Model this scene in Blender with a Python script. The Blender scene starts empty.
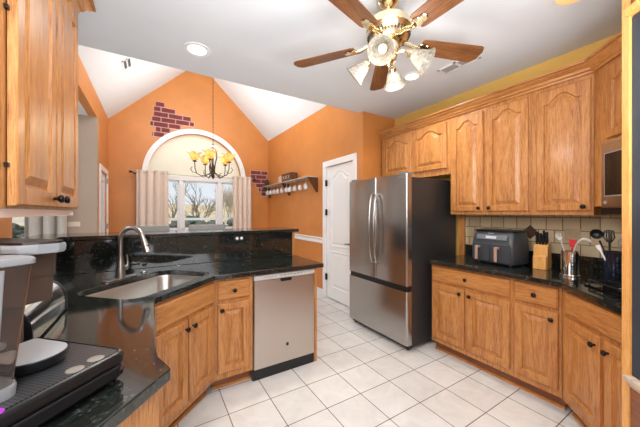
import bpy, bmesh, math, random
from mathutils import Vector, Matrix
random.seed(7)
SC = bpy.context.scene
COL = SC.collection
PI = math.pi
R2 = math.sqrt(0.5)

# ------------------------------------------------------------------ camera
cam = bpy.data.cameras.new('camera')
cam.sensor_width = 36.0
cam.lens = 275.0 / 640.0 * 36.0
cam.shift_y = -1.0 / 640.0
cam.clip_start = 0.02
camo = bpy.data.objects.new('camera', cam)
COL.objects.link(camo)
camo.location = (0, 0, 1.387)
camo.rotation_euler = (PI / 2, 0, -math.radians(31.46))
SC.camera = camo

# ------------------------------------------------------------------ world, lights, exposure
w = bpy.data.worlds.new('world')
SC.world = w
w.use_nodes = True
nt = w.node_tree
bg = nt.nodes['Background']
tc = nt.nodes.new('ShaderNodeTexCoord')
sep = nt.nodes.new('ShaderNodeSeparateXYZ')
rmp = nt.nodes.new('ShaderNodeValToRGB')
nt.links.new(tc.outputs['Generated'], sep.inputs[0])
nt.links.new(sep.outputs['Z'], rmp.inputs[0])
rmp.color_ramp.elements[0].position = 0.0
rmp.color_ramp.elements[0].color = (0.90, 0.94, 0.97, 1)
rmp.color_ramp.elements[1].position = 0.5
rmp.color_ramp.elements[1].color = (0.52, 0.72, 1.0, 1)
nt.links.new(rmp.outputs[0], bg.inputs[0])
bg.inputs[1].default_value = 0.85


def light(name, kind, loc, energy, color=(1, 1, 1), rot=(0, 0, 0), size=0.1, size_y=None, spot=None):
    l = bpy.data.lights.new(name, kind)
    l.energy = energy
    l.color = color
    if kind == 'AREA':
        l.shape = 'RECTANGLE' if size_y else 'SQUARE'
        l.size = size
        if size_y:
            l.size_y = size_y
    elif kind == 'SUN':
        l.angle = size
    else:
        l.shadow_soft_size = size
    if spot:
        l.spot_size = spot
        l.spot_blend = 0.9
    o = bpy.data.objects.new(name, l)
    COL.objects.link(o)
    o.location = loc
    o.rotation_euler = rot
    return o


def aim(src, dst):
    return (Vector(dst) - Vector(src)).to_track_quat('-Z', 'Y').to_euler()


# late-morning sun on the garden (behind the house, so it only lights what is outside)
light('sun', 'SUN', (0, 0, 20), 2.6, (1, 0.96, 0.9), rot=(math.radians(48), 0, math.radians(-25)), size=0.01)
# added fill behind the camera, standing in for unseen living-room daylight
p = (0.0, -2.85, 1.95)
light('rear_fill', 'AREA', p, 110, (0.93, 0.97, 1.0), aim(p, (0.5, 2.2, 1.75)), 6.0, 1.4)
# added unseen panel shining up to brighten the flat ceiling
p = (0.45, -0.35, 1.25)
light('bounce_flash', 'AREA', p, 100, (0.92, 0.97, 1.0), (PI, 0, 0), 1.5, 1.0)
# added fill out of view on the left, lifts the dark right counter
p = (-0.25, 0.25, 2.05)
light('umbrella_lamp', 'AREA', p, 24, (0.95, 0.98, 1.0), aim(p, (2.8, 1.1, 1.1)), 0.9)
# added fill hidden above the flat ceiling, brightens the breakfast nook's vault
p = (0.87, 3.2, 3.75)
light('vault_fill', 'AREA', p, 34, (0.93, 0.97, 1.0), aim(p, (0.87, 5.4, 3.0)), 1.6, 0.8)
# added overhead fill for the family room, out of view
light('family_room_lamp', 'AREA', (-2.3, 3.6, 2.7), 20, (1, 0.96, 0.9), (0, 0, 0), 1.0)
SC.view_settings.view_transform = 'Standard'
SC.view_settings.look = 'None'
SC.view_settings.exposure = 0.16
SC.view_settings.gamma = 1.0
SC.view_settings.use_curve_mapping = False

# ------------------------------------------------------------------ materials
def s2l(r, g, b):
    f = lambda c: (c / 255.0) / 12.92 if c <= 10 else (((c / 255.0) + 0.055) / 1.055) ** 2.4
    return (f(r), f(g), f(b), 1)


def mat(name, col=(0.8, 0.8, 0.8, 1), rough=0.5, metal=0.0, **kw):
    m = bpy.data.materials.new(name)
    m.use_nodes = True
    b = m.node_tree.nodes['Principled BSDF']
    b.inputs['Base Color'].default_value = col
    b.inputs['Roughness'].default_value = rough
    b.inputs['Metallic'].default_value = metal
    for k, v in kw.items():
        b.inputs[k.replace('_', ' ')].default_value = v
    return m


def N(m, t):
    return m.node_tree.nodes.new(t)


def L(m, a, b):
    m.node_tree.links.new(a, b)


def bsdf(m):
    return m.node_tree.nodes['Principled BSDF']


def mapping(m, scale, loc=(0, 0, 0), rot=(0, 0, 0), rnd=False):
    t = N(m, 'ShaderNodeTexCoord')
    mp = N(m, 'ShaderNodeMapping')
    mp.inputs['Scale'].default_value = scale
    mp.inputs['Location'].default_value = loc
    mp.inputs['Rotation'].default_value = rot
    if rnd:
        oi = N(m, 'ShaderNodeObjectInfo')
        va = N(m, 'ShaderNodeVectorMath')
        va.operation = 'ADD'
        sc = N(m, 'ShaderNodeVectorMath')
        sc.operation = 'SCALE'
        sc.inputs[0].default_value = (3.1, 2.3, 4.7)
        L(m, oi.outputs['Random'], sc.inputs['Scale'])
        L(m, t.outputs['Object'], va.inputs[0])
        L(m, sc.outputs[0], va.inputs[1])
        L(m, va.outputs[0], mp.inputs[0])
    else:
        L(m, t.outputs['Object'], mp.inputs[0])
    return mp


def ramp(m, fac, stops):
    r = N(m, 'ShaderNodeValToRGB')
    e = r.color_ramp.elements
    while len(e) < len(stops):
        e.new(0.5)
    for i, (p, c) in enumerate(stops):
        e[i].position = p
        e[i].color = c
    L(m, fac, r.inputs[0])
    return r


def noise(m, vec, scale, detail=4, rough=0.55, dist=0.0):
    n = N(m, 'ShaderNodeTexNoise')
    n.inputs['Scale'].default_value = scale
    n.inputs['Detail'].default_value = detail
    n.inputs['Roughness'].default_value = rough
    n.inputs['Distortion'].default_value = dist
    if vec:
        L(m, vec.outputs[0], n.inputs['Vector'])
    return n


def bump(m, h, strength=0.2, dist=0.01):
    b = N(m, 'ShaderNodeBump')
    b.inputs['Strength'].default_value = strength
    b.inputs['Distance'].default_value = dist
    L(m, h, b.inputs['Height'])
    L(m, b.outputs[0], bsdf(m).inputs['Normal'])


def wood(name, dark, mid, lite, axis='z', rough=0.36, fig=1.0, coat=0.18):
    m = mat(name, rough=rough)
    long_, across = 1.2, 22.0
    sc = {'z': (across, across, long_), 'x': (long_, across, across), 'y': (across, long_, across)}[axis]
    mp = mapping(m, sc, rnd=True)
    fine = noise(m, mp, 11, 6, 0.7)
    sc2 = tuple(v * 0.5 if v > 2 else v * 0.9 for v in sc)
    mp2 = mapping(m, sc2, rnd=True)
    n2 = noise(m, mp2, 1.0, 2, 0.5, 0.3)
    mul = N(m, 'ShaderNodeMath')
    mul.operation = 'MULTIPLY'
    mul.inputs[1].default_value = 30.0
    L(m, n2.outputs[0], mul.inputs[0])
    sn = N(m, 'ShaderNodeMath')
    sn.operation = 'SINE'
    L(m, mul.outputs[0], sn.inputs[0])
    ma = N(m, 'ShaderNodeMath')
    ma.operation = 'MULTIPLY_ADD'
    ma.inputs[1].default_value = 0.05 * fig
    L(m, sn.outputs[0], ma.inputs[0])
    L(m, fine.outputs[0], ma.inputs[2])
    r = ramp(m, ma.outputs[0], [(0.30, dark), (0.47, mid), (0.68, lite)])
    L(m, r.outputs[0], bsdf(m).inputs['Base Color'])
    bsdf(m).inputs['Coat Weight'].default_value = coat
    bsdf(m).inputs['Coat Roughness'].default_value = 0.18
    bump(m, fine.outputs[0], 0.06, 0.002)
    return m


OD, OM, OL = s2l(122, 72, 32), s2l(176, 115, 60), s2l(201, 145, 84)
M = {}
M['oak'] = wood('oak vertical', OD, OM, OL, 'z')
M['oak_h'] = wood('oak horizontal', OD, OM, OL, 'x')
M['oak_y'] = wood('oak lengthwise', OD, OM, OL, 'y')
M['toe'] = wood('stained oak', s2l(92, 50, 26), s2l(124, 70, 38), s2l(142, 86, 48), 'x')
M['walnut'] = wood('walnut', s2l(70, 40, 20), s2l(110, 68, 38), s2l(138, 90, 54), 'x', 0.4)
M['rustic'] = wood('rustic dark wood', s2l(50, 26, 12), s2l(86, 48, 22), s2l(110, 66, 34), 'z', 0.6, 1, 0)
M['block'] = wood('blond wood', s2l(190, 130, 62), s2l(216, 158, 86), s2l(228, 176, 108), 'z', 0.45)
M['greyboard'] = wood('weathered grey board', s2l(140, 124, 106), s2l(190, 172, 150), s2l(214, 200, 178), 'y', 0.7, 1, 0)
M['bark'] = wood('bark', s2l(90, 78, 68), s2l(120, 106, 92), s2l(150, 134, 116), 'z', 0.9, 1, 0)


def paint(name, c, var=0.06, rough=0.6, scale=2.5):
    m = mat(name, c, rough)
    mp = mapping(m, (1, 1, 1))
    n = noise(m, mp, scale, 5, 0.6)
    a = tuple(v * (1 - var) for v in c[:3]) + (1,)
    b = tuple(min(1, v * (1 + var)) for v in c[:3]) + (1,)
    r = ramp(m, n.outputs[0], [(0.3, a), (0.7, b)])
    L(m, r.outputs[0], bsdf(m).inputs['Base Color'])
    return m


M['orange'] = paint('orange paint', s2l(203, 131, 67), 0.08, 0.42, 2.2)
M['gold'] = paint('gold paint', s2l(222, 182, 96), 0.05, 0.6)
M['white'] = paint('white ceiling paint', s2l(224, 229, 234), 0.015, 0.9)
M['trimwhite'] = mat('white gloss trim', s2l(236, 236, 236), 0.35)
M['cream'] = paint('cream paint', s2l(243, 242, 224), 0.02, 0.8)
M['taupe'] = paint('taupe paint', s2l(172, 152, 136), 0.03, 0.8)
M['navy'] = paint('dark navy panel', s2l(42, 54, 66), 0.2, 0.5, 6)
M['curtain'] = paint('beige curtain cloth', s2l(226, 208, 194), 0.04, 0.9, 30)
M['curtain_grey'] = paint('grey curtain cloth', s2l(186, 180, 172), 0.04, 0.9, 30)
M['greyfabric'] = paint('grey upholstery', s2l(140, 138, 136), 0.08, 0.9, 60)
M['black'] = mat('black plastic', s2l(22, 23, 25), 0.3)
M['blackmat'] = mat('matt black metal', s2l(26, 26, 27), 0.5)
M['knob'] = mat('oil rubbed bronze', s2l(30, 26, 24), 0.3, 0.6)
M['brass'] = mat('polished brass', (0.85, 0.74, 0.50, 1), 0.18, 1.0)
M['iron'] = mat('bronze iron', s2l(70, 58, 48), 0.4, 0.8)
M['chrome'] = mat('chrome', (0.85, 0.85, 0.86, 1), 0.10, 1.0)
M['nickel'] = mat('brushed nickel', (0.42, 0.40, 0.38, 1), 0.32, 1.0)
M['greyplastic'] = mat('light grey plastic', s2l(140, 142, 145), 0.35)
M['lidgrey'] = mat('cool grey plastic', s2l(126, 128, 131), 0.35)
M['midgrey'] = mat('grey plastic', s2l(120, 122, 125), 0.4)
M['charcoal'] = mat('charcoal plastic', s2l(62, 66, 71), 0.38)
M['charcoal2'] = mat('slate plastic', s2l(106, 112, 120), 0.3)
M['copper'] = mat('rose copper trim', s2l(206, 168, 148), 0.3, 0.35)
M['fridgeside'] = mat('dark fridge enamel', s2l(62, 60, 60), 0.38, 0.3)
M['red'] = mat('red silicone', s2l(190, 34, 40), 0.4)
M['plastwhite'] = mat('white plastic', s2l(240, 240, 238), 0.3)
M['ivory'] = mat('ivory plastic', s2l(222, 204, 186), 0.4)
M['orangeplate'] = mat('orange painted plate', s2l(206, 132, 62), 0.35)
M['darkglass'] = mat('black glass', s2l(12, 12, 14), 0.06)
M['smoke'] = mat('smoked clear plastic', s2l(206, 196, 188), 0.02, 0.0, Transmission_Weight=0.95, IOR=1.06)
M['brownhead'] = mat('glossy brown black plastic', s2l(78, 66, 60), 0.18)
M['glass'] = mat('window glass', (1, 1, 1, 1), 0.0, 0.0, Transmission_Weight=1.0, IOR=1.02)
M['stemglass'] = mat('clear stemware glass', (1, 1, 1, 1), 0.08, 0.0, Transmission_Weight=0.5, IOR=1.45)
M['purple'] = mat('purple foil', s2l(150, 50, 170), 0.3)
M['pod'] = mat('pale pod foil', s2l(132, 126, 118), 0.35)
M['navyceramic'] = mat('dark navy glazed ceramic', s2l(20, 26, 40), 0.08)
M['greyutensil'] = mat('grey nylon', s2l(176, 172, 164), 0.4)
M['grass'] = paint('grass', s2l(150, 150, 90), 0.25, 0.95, 1.2)
M['tanfield'] = paint('dry brush', s2l(206, 180, 140), 0.3, 0.95, 3.5)
M['hedge'] = paint('hedge leaves', s2l(96, 98, 86), 0.35, 0.95, 6)
M['evergreen'] = paint('evergreen leaves', s2l(72, 92, 84), 0.3, 0.9, 8)
M['railpaint'] = mat('pale grey fence paint', s2l(206, 204, 200), 0.7)
M['mortar'] = paint('pale mortar', s2l(214, 190, 180), 0.08, 0.9, 12)
M['brick'] = paint('dark red brick', s2l(122, 50, 52), 0.25, 0.85, 9)
M['grille'] = mat('grey vent metal', s2l(150, 150, 148), 0.5)
M['accent'] = paint('brown glazed tile', s2l(74, 52, 38), 0.2, 0.35, 12)
M['emboss'] = paint('embossed beige tile', s2l(176, 160, 130), 0.06, 0.5, 12)


def emis(name, c, s):
    m = mat(name, (c[0], c[1], c[2], 1), 0.4)
    b = bsdf(m)
    b.inputs['Emission Color'].default_value = (c[0], c[1], c[2], 1)
    b.inputs['Emission Strength'].default_value = s
    return m


M['lamp'] = emis('lamp lens', (1, 0.97, 0.9), 2.2)
M['bulb'] = emis('frosted bulb', (1, 0.97, 0.92), 0.25)
M['warmbulb'] = emis('warm bulb', (1, 0.75, 0.4), 8.0)

# granite
m = M['granite'] = mat('black granite', (0.01, 0.012, 0.011, 1), 0.075)
mp = mapping(m, (1, 1, 1))
v = N(m, 'ShaderNodeTexVoronoi')
v.inputs['Scale'].default_value = 120
L(m, mp.outputs[0], v.inputs['Vector'])
n = noise(m, mp, 60, 4, 0.75)
mx = N(m, 'ShaderNodeMath')
mx.operation = 'MULTIPLY'
sepc = N(m, 'ShaderNodeSeparateColor')
L(m, v.outputs['Color'], sepc.inputs[0])
L(m, sepc.outputs[0], mx.inputs[0])
L(m, n.outputs[0], mx.inputs[1])
r = ramp(m, mx.outputs[0], [(0.30, (0.008, 0.010, 0.009, 1)), (0.44, (0.020, 0.024, 0.021, 1)), (0.62, (0.075, 0.082, 0.072, 1))])
L(m, r.outputs[0], bsdf(m).inputs['Base Color'])
bsdf(m).inputs['IOR'].default_value = 1.75

# brushed steel
def steel(name, c, rough, axis):
    m = mat(name, c, rough, 1.0)
    sc = {'z': (160, 160, 1.5), 'h': (1.5, 1.5, 200)}[axis]
    mp = mapping(m, sc)
    n = noise(m, mp, 1.5, 3, 0.6)
    mr = N(m, 'ShaderNodeMapRange')
    mr.inputs['To Min'].default_value = rough - 0.05
    mr.inputs['To Max'].default_value = rough + 0.07
    L(m, n.outputs[0], mr.inputs[0])
    L(m, mr.outputs[0], bsdf(m).inputs['Roughness'])
    bump(m, n.outputs[0], 0.05, 0.001)
    return m


M['steel'] = steel('stainless steel', (0.46, 0.45, 0.44, 1), 0.22, 'z')
M['steel_dw'] = steel('satin stainless steel', (0.60, 0.54, 0.49, 1), 0.32, 'z')
M['sinksteel'] = steel('sink steel', (0.52, 0.50, 0.47, 1), 0.32, 'h')

# floor tile
m = M['tile'] = mat('floor tile', rough=0.22)
mp = mapping(m, (1, 1, 1), (-1.0596, -1.9397, 0))
bt = N(m, 'ShaderNodeTexBrick')
bt.offset = 0.0
bt.squash = 1.0
bt.inputs['Scale'].default_value = 1.0
bt.inputs['Brick Width'].default_value = 0.30472
bt.inputs['Row Height'].default_value = 0.30472
bt.inputs['Mortar Size'].default_value = 0.0032
bt.inputs['Mortar Smooth'].default_value = 0.15
bt.inputs['Color1'].default_value = s2l(224, 222, 219)
bt.inputs['Color2'].default_value = s2l(216, 214, 211)
bt.inputs['Mortar'].default_value = s2l(112, 104, 96)
L(m, mp.outputs[0], bt.inputs['Vector'])
mp2 = mapping(m, (1, 1, 1))
n = noise(m, mp2, 5, 6, 0.62, 1.2)
r = ramp(m, n.outputs[0], [(0.3, (0.88, 0.87, 0.86, 1)), (0.65, (1, 1, 1, 1))])
mixc = N(m, 'ShaderNodeMix')
mixc.data_type = 'RGBA'
mixc.blend_type = 'MULTIPLY'
mixc.inputs[0].default_value = 1.0
L(m, bt.outputs['Color'], mixc.inputs[6])
L(m, r.outputs[0], mixc.inputs[7])
L(m, mixc.outputs[2], bsdf(m).inputs['Base Color'])
inv = N(m, 'ShaderNodeMath')
inv.operation = 'SUBTRACT'
inv.inputs[0].default_value = 1.0
L(m, bt.outputs['Fac'], inv.inputs[1])
bump(m, inv.outputs[0], 0.35, 0.004)

# backsplash tile : object's y runs along the wall, z up
m = M['splash'] = mat('tumbled beige tile', rough=0.5)
t = N(m, 'ShaderNodeTexCoord')
sx = N(m, 'ShaderNodeSeparateXYZ')
cx = N(m, 'ShaderNodeCombineXYZ')
L(m, t.outputs['Object'], sx.inputs[0])
L(m, sx.outputs['Y'], cx.inputs[0])
L(m, sx.outputs['Z'], cx.inputs[1])
bt = N(m, 'ShaderNodeTexBrick')
bt.offset = 0.5
bt.inputs['Scale'].default_value = 1.0
bt.inputs['Brick Width'].default_value = 0.116
bt.inputs['Row Height'].default_value = 0.112
bt.inputs['Mortar Size'].default_value = 0.0038
bt.inputs['Mortar Smooth'].default_value = 0.3
bt.inputs['Color1'].default_value = s2l(206, 190, 156)
bt.inputs['Color2'].default_value = s2l(188, 172, 140)
bt.inputs['Mortar'].default_value = s2l(116, 94, 66)
L(m, cx.outputs[0], bt.inputs['Vector'])
L(m, bt.outputs['Color'], bsdf(m).inputs['Base Color'])
inv = N(m, 'ShaderNodeMath')
inv.operation = 'SUBTRACT'
inv.inputs[0].default_value = 1.0
L(m, bt.outputs['Fac'], inv.inputs[1])
bump(m, inv.outputs[0], 0.5, 0.004)


# frosted / amber glass shades (translucent)
def shade_mat(name, a, b, emit=0.0):
    m = mat(name, a, 0.25)
    mp = mapping(m, (1, 1, 1))
    n = noise(m, mp, 22, 3, 0.6, 2.0)
    r = ramp(m, n.outputs[0], [(0.35, a), (0.65, b)])
    out = m.node_tree.nodes['Material Output']
    tr = N(m, 'ShaderNodeBsdfTranslucent')
    L(m, r.outputs[0], tr.inputs[0])
    L(m, r.outputs[0], bsdf(m).inputs['Base Color'])
    mix = N(m, 'ShaderNodeMixShader')
    mix.inputs[0].default_value = 0.5
    L(m, bsdf(m).outputs[0], mix.inputs[1])
    L(m, tr.outputs[0], mix.inputs[2])
    L(m, mix.outputs[0], out.inputs['Surface'])
    return m


M['marble'] = shade_mat('marbled glass shade', s2l(176, 166, 146), s2l(226, 222, 214))
M['amber'] = shade_mat('amber glass shade', s2l(226, 160, 84), s2l(248, 208, 140))

# black wire mesh (pod drawer lid)
m = M['mesh'] = mat('black perforated metal', s2l(30, 31, 33), 0.35, 0.4)
mp = mapping(m, (1, 1, 1))
v = N(m, 'ShaderNodeTexVoronoi')
v.inputs['Scale'].default_value = 125
v.inputs['Randomness'].default_value = 0.0
L(m, mp.outputs[0], v.inputs['Vector'])
r = ramp(m, v.outputs['Distance'], [(0.30, (0.004, 0.004, 0.004, 1)), (0.42, (0.085, 0.085, 0.09, 1))])
L(m, r.outputs[0], bsdf(m).inputs['Base Color'])
m = M['perf'] = mat('perforated pale grey tray', s2l(160, 162, 165), 0.3)
mp = mapping(m, (1, 1, 1))
v = N(m, 'ShaderNodeTexVoronoi')
v.inputs['Scale'].default_value = 110
v.inputs['Randomness'].default_value = 0.0
L(m, mp.outputs[0], v.inputs['Vector'])
r = ramp(m, v.outputs['Distance'], [(0.28, (0.05, 0.05, 0.055, 1)), (0.38, s2l(168, 170, 173))])
L(m, r.outputs[0], bsdf(m).inputs['Base Color'])


# ------------------------------------------------------------------ mesh builder
class MB:
    def __init__(self, M4=None):
        self.bm = bmesh.new()
        self.M = M4 or Matrix.Identity(4)

    def v(self, x, y, z):
        return self.bm.verts.new(self.M @ Vector((x, y, z)))

    def face(self, vs):
        try:
            return self.bm.faces.new(vs)
        except ValueError:
            return None

    def box(self, x0, x1, y0, y1, z0, z1):
        a = [self.v(x, y, z) for z in (z0, z1) for x, y in ((x0, y0), (x1, y0), (x1, y1), (x0, y1))]
        for f in ((3, 2, 1, 0), (4, 5, 6, 7), (0, 1, 5, 4), (1, 2, 6, 5), (2, 3, 7, 6), (3, 0, 4, 7)):
            self.face([a[i] for i in f])
        return self

    def prism(self, poly, lo, hi, axis='z', holes=()):
        """extrude a 2-D polygon (holes allowed) along an axis"""
        def P(a, b, c):
            return {'z': (a, b, c), 'y': (a, c, b), 'x': (c, a, b)}[axis]
        if not holes:
            b0 = [self.v(*P(x, y, lo)) for x, y in poly]
            b1 = [self.v(*P(x, y, hi)) for x, y in poly]
            self.face(b0[::-1])
            self.face(b1)
            n = len(poly)
            for i in range(n):
                self.face([b0[i], b0[(i + 1) % n], b1[(i + 1) % n], b1[i]])
            return self
        loops = [list(poly)] + [list(h) for h in holes]
        caps = []
        for c in (lo, hi):
            rings, edges = [], []
            for lp in loops:
                vs = [self.v(*P(x, y, c)) for x, y in lp]
                rings.append(vs)
                for i in range(len(vs)):
                    edges.append(self.bm.edges.new((vs[i], vs[(i + 1) % len(vs)])))
            bmesh.ops.triangle_fill(self.bm, use_beauty=True, use_dissolve=False, edges=edges)
            caps.append(rings)
        for r0, r1 in zip(*caps):
            n = len(r0)
            for i in range(n):
                self.face([r0[i], r0[(i + 1) % n], r1[(i + 1) % n], r1[i]])
        return self

    def rings(self, rs, cap0=True, cap1=True):
        vs = [[self.v(*p) for p in r] for r in rs]
        n = len(vs[0])
        for a, b in zip(vs, vs[1:]):
            for i in range(n):
                self.face([a[i], a[(i + 1) % n], b[(i + 1) % n], b[i]])
        if cap0:
            self.face(vs[0][::-1])
        if cap1:
            self.face(vs[-1])
        return self

    def lathe(self, prof, seg=24, at=(0, 0, 0), axis=(0, 0, 1), caps=True):
        q = Vector((0, 0, 1)).rotation_difference(Vector(axis).normalized()).to_matrix()
        o = Vector(at)
        rs = []
        for r, z in prof:
            rs.append([tuple(o + q @ Vector((max(r, 1e-4) * math.cos(2 * PI * k / seg), max(r, 1e-4) * math.sin(2 * PI * k / seg), z))) for k in range(seg)])
        return self.rings(rs, caps, caps)

    def tube(self, path, r, seg=10, caps=True):
        pts = [Vector(p) for p in path]
        n = len(pts)
        rad = r if isinstance(r, (list, tuple)) else [r] * n
        t0 = (pts[1] - pts[0]).normalized()
        up = Vector((0, 0, 1)) if abs(t0.z) < 0.9 else Vector((1, 0, 0))
        nrm = (up - t0 * up.dot(t0)).normalized()
        rs, pt = [], t0
        for i in range(n):
            t = (pts[min(i + 1, n - 1)] - pts[max(i - 1, 0)]).normalized()
            nrm = pt.rotation_difference(t) @ nrm
            nrm = (nrm - t * nrm.dot(t)).normalized()
            pt = t
            b = t.cross(nrm)
            rs.append([tuple(pts[i] + (nrm * math.cos(2 * PI * k / seg) + b * math.sin(2 * PI * k / seg)) * rad[i]) for k in range(seg)])
        return self.rings(rs, caps, caps)

    def sphere(self, c, r, seg=14, sz=1.0):
        prof = [(r * math.sin(PI * k / 10), -r * sz * math.cos(PI * k / 10)) for k in range(11)]
        return self.lathe(prof, seg, c)

    def sweep(self, prof, path, closed=False):
        """prof: (outward offset, z); path: 2-D points, outward = right-hand side of travel"""
        n = len(path)
        rs = []
        for i in range(n):
            p = Vector(path[i])
            d0 = (p - Vector(path[i - 1])).normalized() if i > 0 else None
            d1 = (Vector(path[i + 1]) - p).normalized() if i < n - 1 else None
            d0 = d0 or d1
            d1 = d1 or d0
            n0, n1 = Vector((d0.y, -d0.x)), Vector((d1.y, -d1.x))
            mit = (n0 + n1).normalized()
            mit = mit / max(0.3, mit.dot(n0))
            rs.append([(p.x + mit.x * o, p.y + mit.y * o, z) for o, z in prof])
        return self.rings(rs)

    def build(self, name, material, parent=None, smooth=None, bevel=0, loc=None, rotz=None, seg=2):
        bmesh.ops.recalc_face_normals(self.bm, faces=self.bm.faces)
        me = bpy.data.meshes.new(name)
        self.bm.to_mesh(me)
        self.bm.free()
        me.materials.append(material)
        if smooth is not None:
            for p_ in me.polygons:
                p_.use_smooth = True
            me.set_sharp_from_angle(angle=math.radians(smooth))
        o = bpy.data.objects.new(name, me)
        COL.objects.link(o)
        if parent:
            o.parent = parent
        if loc:
            o.location = loc
        if rotz is not None:
            o.rotation_euler = (0, 0, rotz)
        if bevel:
            md = o.modifiers.new('bevel', 'BEVEL')
            md.width = bevel
            md.segments = seg
            md.limit_method = 'ANGLE'
            md.angle_limit = math.radians(40)
        return o


def tag(o, label, cat, group=None, kind=None):
    o['label'] = label
    o['category'] = cat
    if group:
        o['group'] = group
    if kind:
        o['kind'] = kind
    return o


def thing(name, label, cat, loc=(0, 0, 0), rotz=0.0, group=None):
    o = bpy.data.objects.new(name, None)
    o.empty_display_size = 0.1
    COL.objects.link(o)
    o.location = loc
    o.rotation_euler = (0, 0, rotz)
    return tag(o, label, cat, group)


def struct(o, label=None):
    o['kind'] = 'structure'
    if label:
        o['label'] = label
        o['category'] = o.name.split('_')[0]
    return o


def sempty(name, loc=(0, 0, 0), rotz=0.0):
    o = bpy.data.objects.new(name, None)
    COL.objects.link(o)
    o.location = loc
    o.rotation_euler = (0, 0, rotz)
    return o


def dup(root, loc, rotz, label, group=None):
    r = root.copy()
    COL.objects.link(r)
    r.location = loc
    r.rotation_euler = (0, 0, rotz)
    r['label'] = label
    if group:
        r['group'] = group
    for ch in list(root.children):
        c = ch.copy()
        COL.objects.link(c)
        c.parent = r
        for g in list(ch.children):
            d = g.copy()
            COL.objects.link(d)
            d.parent = c
    return r


# ------------------------------------------------------------------ the setting
XR, XL, YB, ZC = 3.03, -0.66, 6.41, 2.75      # right wall, kitchen left wall, window wall, flat ceiling
XN0, XN1, EAVE, RX = -0.69, 2.43, 3.13, 0.87   # breakfast nook
SL = 0.95
RIDGE = EAVE + SL * (XN1 - RX)

struct(MB().box(-5.0, 3.15, -3.0, 6.60, -0.06, 0.0).build('floor', M['tile']), 'pale square ceramic tile floor with dark grout')
c = MB().box(-5.0, 3.2, -3.0, 2.93, ZC, ZC + 0.08)
c.box(-5.0, XN0 - 0.1, 2.93, 5.25, 2.80, 2.86)
struct(c.build('ceiling', M['white']), 'flat white ceiling')
c = MB()
c.prism([(XN0 - 0.12, EAVE - 0.114), (RX, RIDGE), (RX, RIDGE + 0.08), (XN0 - 0.12, EAVE - 0.034)], 2.93, 6.55, 'y')
c.prism([(RX, RIDGE), (XN1 + 0.12, EAVE - 0.114), (XN1 + 0.12, EAVE - 0.034), (RX, RIDGE + 0.08)], 2.93, 6.55, 'y')
struct(c.build('ceiling_vault', M['white']), 'steep white vaulted ceiling over the breakfast nook')
# gable above the flat ceiling's end
struct(MB().prism([(XN0 - 0.1, ZC + 0.08), (XN1 + 0.1, ZC + 0.08), (XN1 + 0.1, EAVE - 0.1), (RX, RIDGE), (XN0 - 0.1, EAVE - 0.1)], 2.86, 2.93, 'y').build('wall_gable', M['white']))
# right wall (gold above the cabinets), pantry walls
struct(MB().box(XR, XR + 0.1, -0.55, 2.96, 0, ZC).build('wall_right', M['gold']), 'gold painted wall above the oak cabinets')
struct(MB().box(XN1 + 0.0, XR, 2.86, 2.96, 0, ZC).build('wall_pantry_side', M['orange']), 'orange wall return beside the refrigerator')
pw = MB()
DY0, DY1, DZ = 3.06, 3.76, 2.125               # pantry doorway
pw.box(XN1, XN1 + 0.12, 2.96, DY0, 0, EAVE + 0.05)
pw.box(XN1, XN1 + 0.12, DY0, DY1, DZ, EAVE + 0.05)
pw.box(XN1, XN1 + 0.12, DY1, 6.41, 0, EAVE + 0.05)
struct(pw.build('wall_nook_right', M['orange']), 'orange wall with the pantry door')
struct(MB().box(XN1 + 0.14, XN1 + 0.2, 2.96, 3.9, 0, 2.3).build('wall_pantry_back', M['white']))
# window wall with arched opening
AX, AZ, AR = 0.85, 2.15, 0.925
arch = [(AX - AR, 1.0), (AX + AR, 1.0)] + [(AX + AR * math.cos(k * PI / 28), AZ + AR * math.sin(k * PI / 28)) for k in range(29)]
wb = MB().prism([(XN0 - 0.12, 0), (XN1 + 0.12, 0), (XN1 + 0.12, EAVE - 0.06), (RX, RIDGE + 0.04), (XN0 - 0.12, EAVE - 0.06)], YB, YB + 0.14, 'y', [arch])
struct(wb.build('wall_back', M['orange']), 'orange gable wall around the arched window')
half = [(AX - AR - 0.03, 2.135), (AX + AR + 0.03, 2.135)] + [(AX + (AR + 0.03) * math.cos(k * PI / 28), AZ + (AR + 0.03) * math.sin(k * PI / 28)) for k in range(29)]
struct(MB().prism(half, YB + 0.142, YB + 0.2, 'y').build('wall_arch', M['cream']), 'cream half-round panel inside the arch')
# arch casing
tr = MB()
prev = None
for k in range(37):
    a = k * PI / 36
    ring = []
    for rr, yy in ((AR - 0.005, 0.0), (AR - 0.005, -0.02), (AR + 0.03, -0.028), (AR + 0.075, -0.02), (AR + 0.09, -0.03), (AR + 0.09, 0.0)):
        ring.append(tr.v(AX + rr * math.cos(a), YB + yy, AZ + rr * math.sin(a)))
    if prev:
        for i in range(6):
            tr.face([prev[i], prev[(i + 1) % 6], ring[(i + 1) % 6], ring[i]])
    prev = ring
for sx_ in (-1, 1):
    x0, x1 = sorted((AX + sx_ * (AR - 0.005), AX + sx_ * (AR + 0.09)))
    tr.box(x0, x1, YB - 0.025, YB, 1.026, AZ)
struct(tr.build('trim_1', M['trimwhite'], smooth=50), 'white arched casing around the window')
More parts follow.
